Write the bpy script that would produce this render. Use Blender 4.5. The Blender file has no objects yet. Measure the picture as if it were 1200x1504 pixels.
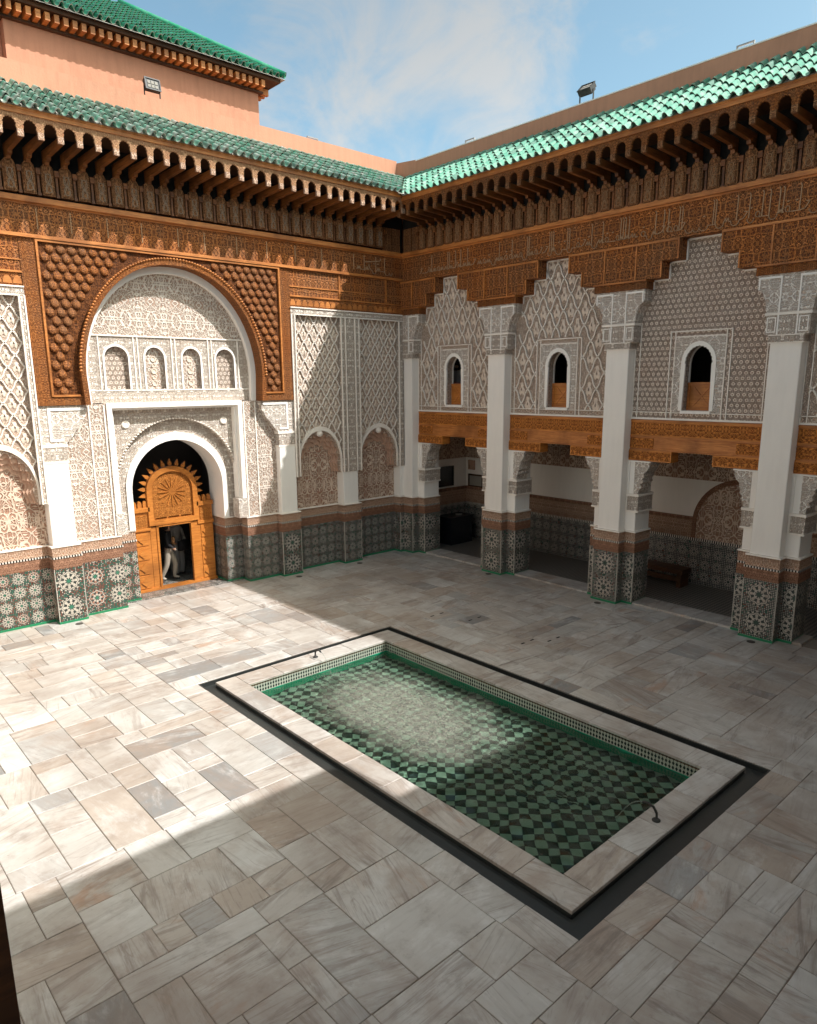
import bpy, bmesh, math, random
from mathutils import Matrix, Vector
from mathutils.geometry import tessellate_polygon
random.seed(7)
sc = bpy.context.scene
COL = sc.collection
PI = math.pi

# ------------------------------------------------------------------ camera
CAMP = (-15.645, -13.832, 5.60)
YAW, PITCH, ROLL, FPX = 0.837741, 0.213297, -0.006869, 1039.385
def cam_axes():
    f = Vector((math.cos(YAW)*math.cos(PITCH), math.sin(YAW)*math.cos(PITCH), -math.sin(PITCH)))
    r = Vector((math.sin(YAW), -math.cos(YAW), 0)); u = r.cross(f)
    c, s = math.cos(ROLL), math.sin(ROLL)
    return c*r+s*u, -s*r+c*u, f
_r, _u, _f = cam_axes()
cd = bpy.data.cameras.new('camera'); cam = bpy.data.objects.new('camera', cd); COL.objects.link(cam)
cam.matrix_world = Matrix(((_r.x, _u.x, -_f.x, CAMP[0]), (_r.y, _u.y, -_f.y, CAMP[1]), (_r.z, _u.z, -_f.z, CAMP[2]), (0, 0, 0, 1)))
cd.sensor_fit = 'HORIZONTAL'; cd.sensor_width = 36; cd.lens = FPX/1200*36
cd.shift_x = -1.25/1200; cd.shift_y = 35.67/1200
cd.clip_start = 0.05; cd.clip_end = 500
sc.camera = cam

# ------------------------------------------------------------------ light
SUN = Vector((0.469, -0.70, 1.0)).normalized()          # towards the sun
sd = bpy.data.lights.new('sun', 'SUN'); sd.energy = 2.4; sd.angle = math.radians(0.5); sd.color = (1.0, 0.995, 0.99)
so = bpy.data.objects.new('sun', sd); COL.objects.link(so); so.location = (6, -12, 22)
so.rotation_euler = (-SUN).to_track_quat('-Z', 'Y').to_euler()
sc.view_settings.view_transform = 'Standard'; sc.view_settings.look = 'None'
sc.view_settings.exposure = 1.42; sc.view_settings.gamma = 1.0
sc.cycles.max_bounces = 10; sc.cycles.diffuse_bounces = 6; sc.cycles.glossy_bounces = 4
sc.cycles.transparent_max_bounces = 12; sc.cycles.sample_clamp_indirect = 6

# ------------------------------------------------------------------ node helpers
class G:
    def __init__(s, nt): s.t = nt
    def n(s, typ, ins=None, **pr):
        nd = s.t.nodes.new(typ)
        for k, v in pr.items(): setattr(nd, k, v)
        for k, v in (ins or {}).items():
            so_ = nd.inputs[k]
            if isinstance(v, bpy.types.NodeSocket): s.t.links.new(v, so_)
            else: so_.default_value = v
        return nd
    def m(s, op, a, b=None, c=None, clamp=False):
        i = {0: a}
        if b is not None: i[1] = b
        if c is not None: i[2] = c
        return s.n('ShaderNodeMath', i, operation=op, use_clamp=clamp).outputs[0]
    def mix(s, f, a, b, bl='MIX'):
        nd = s.n('ShaderNodeMix', data_type='RGBA', blend_type=bl)
        for k, v in ((0, f), (6, a), (7, b)):
            if isinstance(v, bpy.types.NodeSocket): s.t.links.new(v, nd.inputs[k])
            else: nd.inputs[k].default_value = v if k == 0 else (tuple(v)+(1,) if len(v) == 3 else v)
        return nd.outputs[2]
    def ramp(s, f, stops, interp='LINEAR'):
        nd = s.n('ShaderNodeValToRGB', {0: f}); r = nd.color_ramp; r.interpolation = interp
        while len(r.elements) < len(stops): r.elements.new(0.5)
        for e, (p, c) in zip(r.elements, stops):
            e.position = p; e.color = (c, c, c, 1) if not isinstance(c, tuple) else c+(1,)
        return nd.outputs[0]
    def ss(s, x, a, b):
        return s.n('ShaderNodeMapRange', {0: x, 1: a, 2: b, 3: 0.0, 4: 1.0}, interpolation_type='SMOOTHSTEP').outputs[0]
    def vec(s, x, y, z=0.0): return s.n('ShaderNodeCombineXYZ', {0: x, 1: y, 2: z}).outputs[0]
    def noise(s, v, sc_=5, det=3, rough=.55, dist=0.0):
        return s.n('ShaderNodeTexNoise', {'Vector': v, 'Scale': sc_, 'Detail': det, 'Roughness': rough, 'Distortion': dist}).outputs[0]
    def pos(s):
        g = s.n('ShaderNodeNewGeometry'); return g.outputs['Position'], g.outputs['True Normal']
    def walluv(s):
        p, nr = s.pos()
        a = s.n('ShaderNodeSeparateXYZ', {0: p}).outputs; b = s.n('ShaderNodeSeparateXYZ', {0: nr}).outputs
        cx = s.m('GREATER_THAN', s.m('ABSOLUTE', b[0]), .7); cz = s.m('GREATER_THAN', s.m('ABSOLUTE', b[2]), .7)
        u = s.m('ADD', a[0], s.m('MULTIPLY', cx, s.m('SUBTRACT', a[1], a[0])))
        v = s.m('ADD', a[2], s.m('MULTIPLY', cz, s.m('SUBTRACT', a[1], a[2])))
        return u, v, p
MATS = {}
def newmat(name, rough=.7, spec=.3):
    m = bpy.data.materials.new(name); m.use_nodes = True; nt = m.node_tree
    b = nt.nodes['Principled BSDF']; b.inputs['Roughness'].default_value = rough
    b.inputs['Specular IOR Level'].default_value = spec
    MATS[name] = m
    return m, G(nt), b
def setc(g, b, c):
    if isinstance(c, bpy.types.NodeSocket): g.t.links.new(c, b.inputs['Base Color'])
    else: b.inputs['Base Color'].default_value = tuple(c)+(1,)
def bump(g, b, h, strength=.5, dist=.02):
    nd = g.n('ShaderNodeBump', {'Height': h, 'Strength': strength, 'Distance': dist})
    g.t.links.new(nd.outputs[0], b.inputs['Normal'])

# ------------------------------------------------------------------ sky
w = bpy.data.worlds.new('World'); sc.world = w; w.use_nodes = True
g = G(w.node_tree); bg = w.node_tree.nodes['Background']
sky = g.n('ShaderNodeTexSky', sky_type='NISHITA', sun_disc=False, sun_elevation=math.asin(SUN.z),
          sun_rotation=math.atan2(SUN.x, SUN.y), altitude=450, air_density=.6, dust_density=3.0, ozone_density=4.0)
tint = g.mix(1.0, sky.outputs[0], (.90, .96, .69), 'MULTIPLY')
CLOUD = (1.04, 1.26, -4.34)
tc = g.n('ShaderNodeTexCoord').outputs['Generated']
mp = g.n('ShaderNodeMapping', {'Vector': tc, 'Scale': (1.0, 1.0, 1.35), 'Location': CLOUD}).outputs[0]
cl = g.m('ADD', g.m('MULTIPLY', g.noise(mp, 2.1, 7, .55, .35), .66), g.m('MULTIPLY', g.noise(mp, 6.0, 8, .62, .9), .34))
clm = g.m('MULTIPLY', g.ss(cl, .46, .61), .80)
lum = g.n('ShaderNodeRGBToBW', {0: tint}).outputs[0]
cloudc = g.mix(1.0, g.n('ShaderNodeCombineColor', {0: lum, 1: lum, 2: lum}).outputs[0], (1.36, 1.34, 1.30), 'MULTIPLY')
g.t.links.new(g.mix(clm, tint, cloudc), bg.inputs[0]); bg.inputs[1].default_value = .15

# ------------------------------------------------------------------ mesh helpers
class B:
    def __init__(s): s.v = []; s.f = []; s.mi = []; s.cm = 0; s.ch = []
    def add(s, vs, fs):
        o = len(s.v); s.ch.append((o, len(s.f))); s.v += [tuple(p) for p in vs]
        for f in fs: s.f.append(tuple(i+o for i in f)); s.mi.append(s.cm)
        return s
    def box(s, x0, x1, y0, y1, z0, z1):
        if x0 > x1: x0, x1 = x1, x0
        if y0 > y1: y0, y1 = y1, y0
        return s.add([(x0, y0, z0), (x1, y0, z0), (x1, y1, z0), (x0, y1, z0), (x0, y0, z1), (x1, y0, z1), (x1, y1, z1), (x0, y1, z1)],
              [(0, 3, 2, 1), (4, 5, 6, 7), (0, 1, 5, 4), (1, 2, 6, 5), (2, 3, 7, 6), (3, 0, 4, 7)])
    def cbox(s, x0, x1, y0, y1, z0, z1, c):       # box with its upper rim chamfered
        return s.add([(x0, y0, z0), (x1, y0, z0), (x1, y1, z0), (x0, y1, z0), (x0, y0, z1-c), (x1, y0, z1-c), (x1, y1, z1-c), (x0, y1, z1-c),
                      (x0+c, y0+c, z1), (x1-c, y0+c, z1), (x1-c, y1-c, z1), (x0+c, y1-c, z1)],
              [(8, 9, 10, 11), (0, 1, 5, 4), (1, 2, 6, 5), (2, 3, 7, 6), (3, 0, 4, 7), (4, 5, 9, 8), (5, 6, 10, 9), (6, 7, 11, 10), (7, 4, 8, 11)])
    def post(s, x0, x1, y0, y1, z0, z1, c=.014):      # upright with softened corners
        q = [(x0+c, y0), (x1-c, y0), (x1, y0+c), (x1, y1-c), (x1-c, y1), (x0+c, y1), (x0, y1-c), (x0, y0+c)]
        return s.extr(q, lambda x, y, z: (x, y, z), z0, z1)
    def extr(s, loops, mp, d0, d1):
        if not isinstance(loops[0][0], (tuple, list)): loops = [loops]
        loops = [[q for i, q in enumerate(l) if math.dist(q, l[i-1]) > 1e-6] for l in loops]
        flat = [q for l in loops for q in l]; n = len(flat)
        tris = tessellate_polygon([[Vector((a, b, 0)) for a, b in l] for l in loops])
        vs = [mp(a, b, d0) for a, b in flat]+[mp(a, b, d1) for a, b in flat]
        fs = [t for t in tris]+[tuple(i+n for i in reversed(t)) for t in tris]
        o = 0
        for l in loops:
            k = len(l)
            for i in range(k):
                j = (i+1) % k; fs.append((o+i, o+j, o+j+n, o+i+n))
            o += k
        return s.add(vs, fs)
    def tube(s, path, r, seg=6, caps=True):
        path = [Vector(p) for p in path]; n = len(path); rings = []
        for i, p in enumerate(path):
            d = (path[min(i+1, n-1)]-path[max(i-1, 0)]).normalized()
            a = d.cross(Vector((0, 0, 1)));
            if a.length < .05: a = d.cross(Vector((1, 0, 0)))
            a.normalize(); b_ = d.cross(a); rr = r[i] if isinstance(r, (list, tuple)) else r
            rings.append([p+a*math.cos(2*PI*k/seg)*rr+b_*math.sin(2*PI*k/seg)*rr for k in range(seg)])
        vs = [q for rg in rings for q in rg]; fs = []
        for i in range(n-1):
            for k in range(seg):
                k2 = (k+1) % seg; fs.append((i*seg+k, i*seg+k2, (i+1)*seg+k2, (i+1)*seg+k))
        if caps: fs += [tuple(range(seg)), tuple(range((n-1)*seg, n*seg))]
        return s.add(vs, fs)
    def lathe(s, prof, c, seg=12, mp=None):
        vs = []; fs = []
        for (r, h) in prof:
            for k in range(seg):
                a = 2*PI*k/seg; q = (r*math.cos(a), r*math.sin(a), h)
                vs.append(mp(*q) if mp else (c[0]+q[0], c[1]+q[1], c[2]+q[2]))
        for i in range(len(prof)-1):
            for k in range(seg):
                k2 = (k+1) % seg; fs.append((i*seg+k, i*seg+k2, (i+1)*seg+k2, (i+1)*seg+k))
        fs += [tuple(range(seg)), tuple(range((len(prof)-1)*seg, len(prof)*seg))]
        return s.add(vs, fs)
    def mesh(s, name, mats, smooth=False):
        me = bpy.data.meshes.new(name); me.from_pydata(s.v, [], s.f)
        for m_ in (mats if isinstance(mats, (list, tuple)) else [mats]): me.materials.append(MATS[m_])
        if any(s.mi): me.polygons.foreach_set('material_index', s.mi)
        if smooth: me.polygons.foreach_set('use_smooth', [True]*len(me.polygons))
        me.validate(); me.update()
        return me
    def build(s, name, mats, parent=None, smooth=False, kind=None, label=None):
        return link(name, s.mesh(name, mats, smooth), parent, kind, label)
def each(b, name, mats, parent=None, smooth=False, kind=None, label=None):
    """one object for every piece that was added"""
    ends = b.ch[1:]+[(len(b.v), len(b.f))]; out = []
    for (v0, f0), (v1, f1) in zip(b.ch, ends):
        q = B(); q.v = b.v[v0:v1]; q.f = [tuple(i-v0 for i in f) for f in b.f[f0:f1]]; q.mi = b.mi[f0:f1]
        out.append(q.build(name, mats, parent, smooth, kind, label))
    return out[0]
B.each = each
def link(name, me, parent=None, kind=None, label=None, loc=None, rot=None, scale=None):
    o = bpy.data.objects.new(name, me); COL.objects.link(o)
    if parent is not None:
        o.parent = parent; o.matrix_parent_inverse = parent.matrix_basis.inverted()
    if loc is not None: o.location = loc
    if rot is not None: o.rotation_euler = rot
    if scale is not None: o.scale = scale
    if kind: o['kind'] = kind
    if label: o['label'] = label
    return o
def thing(name, label, cat, loc=(0, 0, 0), group=None):
    o = bpy.data.objects.new(name, None); COL.objects.link(o); o.location = loc; o.empty_display_size = .2
    return tag(o, label, cat, group)
def tag(o, label, cat, group=None):
    o['label'] = label; o['category'] = cat
    if group: o['group'] = group
    return o
mapL = lambda a, z, d: (a, d, z)
mapR = lambda a, z, d: (d, a, z)
def rect(a0, a1, z0, z1): return [(a0, z0), (a1, z0), (a1, z1), (a0, z1)]
def arc(cx, cz, r, a0, a1, n=16, rz=None):
    rz = rz or r
    return [(cx+r*math.cos(a0+(a1-a0)*i/n), cz+rz*math.sin(a0+(a1-a0)*i/n)) for i in range(n+1)]
def archpoly(cx, z0, hw, zs, zt, n=20, cusp=0, depth=.0, pw=1.0):
    """closed arch outline: straight to zs then up to the crown zt; optional cusps"""
    pts = []
    for i in range(n+1):
        t = i/n; ph = PI*t
        x = math.cos(ph); x = math.copysign(abs(x)**pw, x)
        k = 1.0
        if cusp: k = 1-depth*(1-abs(math.sin(PI*cusp*t)))
        pts.append((cx+hw*x*k, zs+(zt-zs)*math.sin(ph)*k))
    return [(cx-hw, z0), (cx+hw, z0)]+pts
# ------------------------------------------------------------------ materials
def arabesque(g, u, v, s, seedv=0.0, kind=0):
    """mirror-folded scrollwork; returns height 0..1"""
    pu = g.m('PINGPONG', g.m('MULTIPLY', u, s), 1.0); pv = g.m('PINGPONG', g.m('MULTIPLY', v, s*.72), 1.0)
    q = g.vec(pu, pv, seedv)
    if kind == 2:      # rows of little rosettes and stems
        fu = g.m('SUBTRACT', g.m('FRACT', g.m('MULTIPLY', u, s)), .5)
        row = g.m('FLOOR', g.m('MULTIPLY', v, s*1.1))
        fu2 = g.m('SUBTRACT', g.m('FRACT', g.m('ADD', g.m('MULTIPLY', u, s), g.m('MULTIPLY', row, .5))), .5)
        fv = g.m('SUBTRACT', g.m('FRACT', g.m('MULTIPLY', v, s*1.1)), .5)
        r = g.m('SQRT', g.m('ADD', g.m('MULTIPLY', fu2, fu2), g.m('MULTIPLY', fv, fv)))
        ring = g.m('SUBTRACT', 1.0, g.ss(g.m('ABSOLUTE', g.m('SUBTRACT', r, .24)), .05, .12))
        dot = g.m('SUBTRACT', 1.0, g.ss(r, .10, .15))
        st = g.m('SUBTRACT', 1.0, g.ss(g.m('ABSOLUTE', g.m('SUBTRACT', g.m('ABSOLUTE', fu), .5)), .03, .09))
        n1 = g.noise(q, 4.5, 2); vine = g.m('SUBTRACT', 1.0, g.ss(g.m('ABSOLUTE', g.m('SINE', g.m('MULTIPLY', n1, 24))), .3, .8))
        h = g.m('MAXIMUM', g.m('MAXIMUM', ring, g.m('MULTIPLY', st, .55)), vine)
        return g.m('MULTIPLY', h, g.m('SUBTRACT', 1.0, dot))
    n1 = g.noise(q, 1.55 if kind == 0 else 2.4, 1.5, .5, .6)
    vine = g.m('SUBTRACT', 1.0, g.ss(g.m('ABSOLUTE', g.m('SINE', g.m('MULTIPLY', n1, 30))), .25, .75))
    vo = g.n('ShaderNodeTexVoronoi', {'Vector': q, 'Scale': 3.2}, feature='DISTANCE_TO_EDGE').outputs[0]
    web = g.m('SUBTRACT', 1.0, g.ss(vo, .03, .12))
    return g.m('MAXIMUM', vine, g.m('MULTIPLY', web, .85))
def carved(name, s, hi, lo, seedv=0.0, kind=0, rough=.8, strength=1.0, dist=.035, grime=.25, weather=None):
    m, g, b = newmat(name, rough, .2)
    u, v, p = g.walluv(); h = arabesque(g, u, v, s, seedv, kind)
    c = g.mix(h, lo, hi)
    big = g.noise(p, .9, 4, .6); c = g.mix(g.m('MULTIPLY', g.ss(big, .45, .75), grime), c, (lo[0]*1.25, lo[1]*1.1, lo[2]))
    if weather:
        wz = g.m('ADD', g.m('MULTIPLY', g.noise(p, .55, 5, .65), .6), g.m('MULTIPLY', g.noise(g.vec(g.m('MULTIPLY', u, 5.0), g.m('MULTIPLY', v, .6)), 1.3, 4), .4))
        c = g.mix(g.m('MULTIPLY', g.ss(wz, .38, .66), .66), c, g.mix(h, tuple(x*.35 for x in weather), weather))
    fine = g.noise(p, 35, 2); c = g.mix(.22, c, g.n('ShaderNodeCombineColor', {0: fine, 1: fine, 2: fine}).outputs[0], 'OVERLAY')
    setc(g, b, c); bump(g, b, h, strength, dist); return m
ST_HI, ST_LO = (.82, .72, .62), (.40, .27, .20)
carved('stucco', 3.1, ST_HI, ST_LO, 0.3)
carved('stucco_fine', 5.6, (.84, .76, .67), (.46, .345, .265), 1.7)
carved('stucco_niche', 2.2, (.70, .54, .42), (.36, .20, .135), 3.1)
carved('stucco_rosette', 7.8, (.84, .71, .60), (.46, .31, .225), 2.2, 2)
carved('stucco_pale', 4.6, (.86, .79, .71), (.52, .41, .33), 5.2)
carved('stucco_ground', 7.4, (.78, .63, .51), (.42, .275, .20), 4.4)
carved('frieze_plaster', 6.0, (.74, .52, .38), (.42, .22, .13), 6.1, 1)
carved('brown_band', 9.0, (.42, .225, .14), (.13, .055, .032), 7.7, 1, strength=.5)
carved('wood_carved', 5.0, (.56, .190, .046), (.13, .034, .008), 2.7, 0, .6, 1.0, .03, .35, (.30, .150, .072))
carved('wood_fine', 7.5, (.54, .185, .044), (.15, .040, .009), 8.3, 1, .6, 1.0, .02, .35, (.30, .150, .072))
carved('wood_panel', 5.6, (.42, .190, .078), (.13, .048, .016), 9.9, 0, .6, .9, .02, .4, (.26, .135, .066))
def plainmat(name, col, rough=.75, var=.25, sc_=1.5, spec=.3, streak=False, bmp=.15, dark=.6):
    m, g, b = newmat(name, rough, spec); u, v, p = g.walluv()
    n = g.noise(p, sc_, 5, .6)
    if streak: n = g.m('MULTIPLY_ADD', g.noise(g.vec(g.m('MULTIPLY', u, 4.0), g.m('MULTIPLY', v, .5)), 2.0, 4), .5, g.m('MULTIPLY', n, .5))
    c = g.mix(g.m('MULTIPLY', g.ss(n, .38, .72), var), col, tuple(x*dark for x in col))
    setc(g, b, c); bump(g, b, g.noise(p, 22, 4, .65), bmp, .01); return m
plainmat('plaster', (.87, .815, .75), .7, .30, .9, .3, True, .25, .80)
plainmat('plaster_trim', (.85, .77, .68), .75, .3, 3, .3, False, .3, .75)
plainmat('edge_tile', (.46, .42, .36), .5, .4, 9)
plainmat('plaster_leaf', (.74, .61, .50), .8, .6, 14, .2, False, .6, .55)
plainmat('plaster_brown', (.52, .33, .235), .85, .4, 3, .2, False, .5, .6)  # for the niche vaults the brown is shade put into the same plaster
plainmat('terracotta', (.52, .255, .160), .9, .55, .9, .2, True, .6, .66)
plainmat('dark_metal', (.035, .033, .03), .5, .2)
plainmat('drain_iron', (.075, .062, .052), .7, .3, 9)
plainmat('grey_metal', (.30, .29, .28), .5, .2)
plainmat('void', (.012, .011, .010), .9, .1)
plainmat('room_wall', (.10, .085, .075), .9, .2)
plainmat('grout', (.24, .19, .15), .95, .5, 3)
plainmat('black_stone', (.028, .030, .028), .32, .4, 4, .5)
plainmat('skin', (.42, .24, .16), .6, .1); plainmat('hair', (.02, .015, .012), .6, .1)
plainmat('cloth_black', (.02, .02, .022), .9, .1); plainmat('cloth_cream', (.36, .31, .25), .9, .15)
plainmat('cloth_white', (.30, .29, .275), .9, .15); plainmat('cloth_pink', (.42, .24, .23), .9, .2)
plainmat('leather', (.30, .15, .06), .6, .2); plainmat('paper', (.30, .27, .23), .8, .3)
plainmat('screen', (.012, .014, .018), .25, .1, 2, .5)
plainmat('green_glaze', (.012, .20, .085), .3, .4, 3, .5)
plainmat('pale_ink', (.42, .25, .135), .8, .4, 12)
plainmat('wood_grey', (.30, .22, .155), .8, .5, 6)
plainmat('wood_pale', (.30, .175, .09), .7, .5, 6)
def woodmat(name, c1, c2, rough=.5, s=1.0):
    m, g, b = newmat(name, rough, .35); u, v, p = g.walluv()
    n = g.noise(g.vec(g.m('MULTIPLY', u, 1.6*s), g.m('MULTIPLY', v, 22*s)), 1.4, 5, .6, .8)
    n2 = g.noise(p, 1.1, 4)
    c = g.mix(g.ss(n, .3, .75), c1, c2); c = g.mix(g.m('MULTIPLY', g.ss(n2, .42, .68), .65), c, tuple(x*.5 for x in c2))
    setc(g, b, c); bump(g, b, n, .3, .008); return m
woodmat('wood_plain', (.60, .228, .058), (.36, .112, .025))
woodmat('wood_beam', (.66, .250, .046), (.36, .112, .020))
carved('wood_beam_carved', 5.2, (.62, .220, .044), (.21, .058, .010), 4.9, 0, .55, .9, .02, .3)
woodmat('wood_bracket_shaded', (.25, .085, .020), (.085, .027, .007))  # eave shade put into the colour: darker than the cedar itself
carved('wood_ground', 5.0, (.22, .072, .018), (.06, .018, .005), 6.6, 0, .6, 1.0, .03, .3)  # shade painted into the spandrel ground so gaps between bosses look deep
carved('wood_sunlit', 8.0, (.60, .34, .18), (.30, .13, .06), 3.3, 1, .6, .9, .02, .3)  # sunlit paleness put into the cedar colour of the north arch plates
woodmat('wood_dark', (.10, .040, .014), (.045, .018, .008), .7)
woodmat('wood_door', (.56, .205, .040), (.36, .115, .020), .42)
woodmat('wood_bench', (.12, .045, .018), (.05, .02, .01))
carved('wood_door_carved', 6.5, (.56, .210, .045), (.30, .095, .018), 1.1, 1, .45, .9, .02, .1)

def zellige(name, P, ou=0.0, ov=0.0, dark=(.022, .028, .026), light=(.66, .60, .51), ring2=(.30, .085, .04), green=(.03, .19, .11), cells=11, colour=.35, n=8, R=1.0):
    """star rosettes on a ground of small cut tiles"""
    m, g, b = newmat(name, .28, .5); u, v, p = g.walluv()
    a = g.m('DIVIDE', g.m('SUBTRACT', u, ou), P); c = g.m('DIVIDE', g.m('SUBTRACT', v, ov), P)
    fu = g.m('SUBTRACT', g.m('FRACT', a), .5); fv = g.m('SUBTRACT', g.m('FRACT', c), .5)
    cell = g.n('ShaderNodeTexWhiteNoise', {'Vector': g.vec(g.m('FLOOR', a), g.m('FLOOR', c), 3.0)}, noise_dimensions='3D').outputs[0]
    r = g.m('MULTIPLY', g.m('SQRT', g.m('ADD', g.m('MULTIPLY', fu, fu), g.m('MULTIPLY', fv, fv))), 2.0/R)
    th = g.m('ARCTAN2', fv, fu); cs = g.m('COSINE', g.m('MULTIPLY', th, float(n)))
    cs2 = g.m('COSINE', g.m('MULTIPLY', th, float(2*n)))
    rr = g.m('MULTIPLY_ADD', cs, -.045, r)
    # ground mosaic
    k = cells/P
    su = g.m('SINE', g.m('MULTIPLY', u, k*PI)); sv = g.m('SINE', g.m('MULTIPLY', v, k*PI))
    chk = g.m('GREATER_THAN', g.m('ABSOLUTE', g.m('MULTIPLY', su, sv)), .60)
    wn = g.n('ShaderNodeTexWhiteNoise', {'Vector': g.vec(g.m('FLOOR', g.m('MULTIPLY', u, k)), g.m('FLOOR', g.m('MULTIPLY', v, k)), 1.0)}, noise_dimensions='3D').outputs[0]
    lcol = g.mix(g.m('GREATER_THAN', wn, 1-colour*.55), g.mix(g.m('GREATER_THAN', wn, 1-colour), light, ring2), green)
    ground = g.mix(chk, dark, lcol)
    petal = g.m('GREATER_THAN', cs, .05); petal2 = g.m('GREATER_THAN', cs2, 0.0)
    col = ground
    rc = g.mix(g.m('GREATER_THAN', cell, .55), light, g.mix(colour, light, ring2))
    def ring(lo, hi, cc, col):
        inside = g.m('MULTIPLY', g.m('GREATER_THAN', rr, lo), g.m('LESS_THAN', rr, hi)); return g.mix(inside, col, cc)
    col = ring(.70, .82, g.mix(petal2, dark, rc), col); col = ring(.66, .72, dark, col)
    col = ring(.60, .68, light, col)
    col = ring(-1, .60, dark, col); col = ring(.38, .57, g.mix(petal, dark, rc), col)
    col = ring(.30, .37, light, col)
    col = ring(-1, .30, g.mix(petal, dark, light), col)
    col = ring(-1, .15, g.mix(colour, dark, green), col)
    fine = g.noise(p, 6, 3); col = g.mix(g.m('MULTIPLY', g.ss(fine, .4, .8), .45), col, (.10, .085, .07))
    setc(g, b, col)
    g.t.links.new(g.m('MULTIPLY_ADD', fine, .35, .15), b.inputs['Roughness'])
    bump(g, b, chk, .15, .004); return m
zellige('zellige_pillar', .645, -.175-.3225, .06, cells=17, colour=.16, light=(.43, .385, .325))
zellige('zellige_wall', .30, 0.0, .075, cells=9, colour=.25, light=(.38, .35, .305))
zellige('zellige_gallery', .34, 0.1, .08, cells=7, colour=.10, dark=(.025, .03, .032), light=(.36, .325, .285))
zellige('zellige_lit', .322, -.02, .062, cells=9, colour=.75, n=8, light=(.50, .44, .36))  # sunlit-side copies: brighter cream and more colour painted in than the shaded side's
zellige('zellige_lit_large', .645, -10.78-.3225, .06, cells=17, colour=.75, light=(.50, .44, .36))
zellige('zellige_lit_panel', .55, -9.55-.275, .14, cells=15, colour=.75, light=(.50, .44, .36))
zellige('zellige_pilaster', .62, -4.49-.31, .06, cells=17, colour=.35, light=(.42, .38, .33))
def dots():
    m, g, b = newmat('dotted_moulding', .7); u, v, p = g.walluv()
    f = g.m('FRACT', g.m('MULTIPLY', u, 16.0)); t = g.m('GREATER_THAN', f, .45)
    setc(g, b, g.mix(t, (.68, .60, .52), (.03, .025, .02)))
dots()
def gallery_floor():
    m, g, b = newmat('gallery_tiles', .4, .4); u, v, p = g.walluv()
    s = g.m('SINE', g.m('MULTIPLY', g.m('ADD', u, v), 32.0)); t = g.m('SINE', g.m('MULTIPLY', g.m('SUBTRACT', u, v), 32.0))
    c = g.m('GREATER_THAN', g.m('MULTIPLY', s, t), 0.0)
    setc(g, b, g.mix(c, (.035, .035, .033), (.22, .19, .16))); bump(g, b, c, .1, .003)
gallery_floor()
def poolwall():
    m, g, b = newmat('pool_wall_tiles', .25, .5); u, v, p = g.walluv()
    a = g.m('MULTIPLY', u, 17.0); c = g.m('MULTIPLY', v, 13.5)
    fu = g.m('SUBTRACT', g.m('FRACT', a), .5); fv = g.m('SUBTRACT', g.m('FRACT', c), .5)
    r = g.m('ADD', g.m('ABSOLUTE', fu), g.m('MULTIPLY', g.m('ABSOLUTE', fv), .8))
    d = g.m('LESS_THAN', r, .40)
    col = g.mix(d, (.34, .36, .29), (.012, .025, .02))
    deep = g.m('LESS_THAN', v, -.225)
    col = g.mix(deep, col, g.mix(g.noise(p, 4, 2), (.01, .24, .12), (.012, .32, .18)))
    setc(g, b, col)
poolwall()
def pooltile(name, c1, c2):
    m, g, b = newmat(name, .3, .5); p, nr = g.pos()
    rnd = g.n('ShaderNodeTexWhiteNoise', {'Vector': g.n('ShaderNodeVectorMath', {0: p, 1: (4.7, 4.7, 4.7)}, operation='SNAP').outputs[0]}, noise_dimensions='3D').outputs[0]
    setc(g, b, g.mix(g.noise(p, 3.0, 3), c1, c2))
pooltile('pool_light', (.15, .195, .155), (.28, .28, .235)); pooltile('pool_dark', (.012, .016, .014), (.03, .035, .03))
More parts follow.
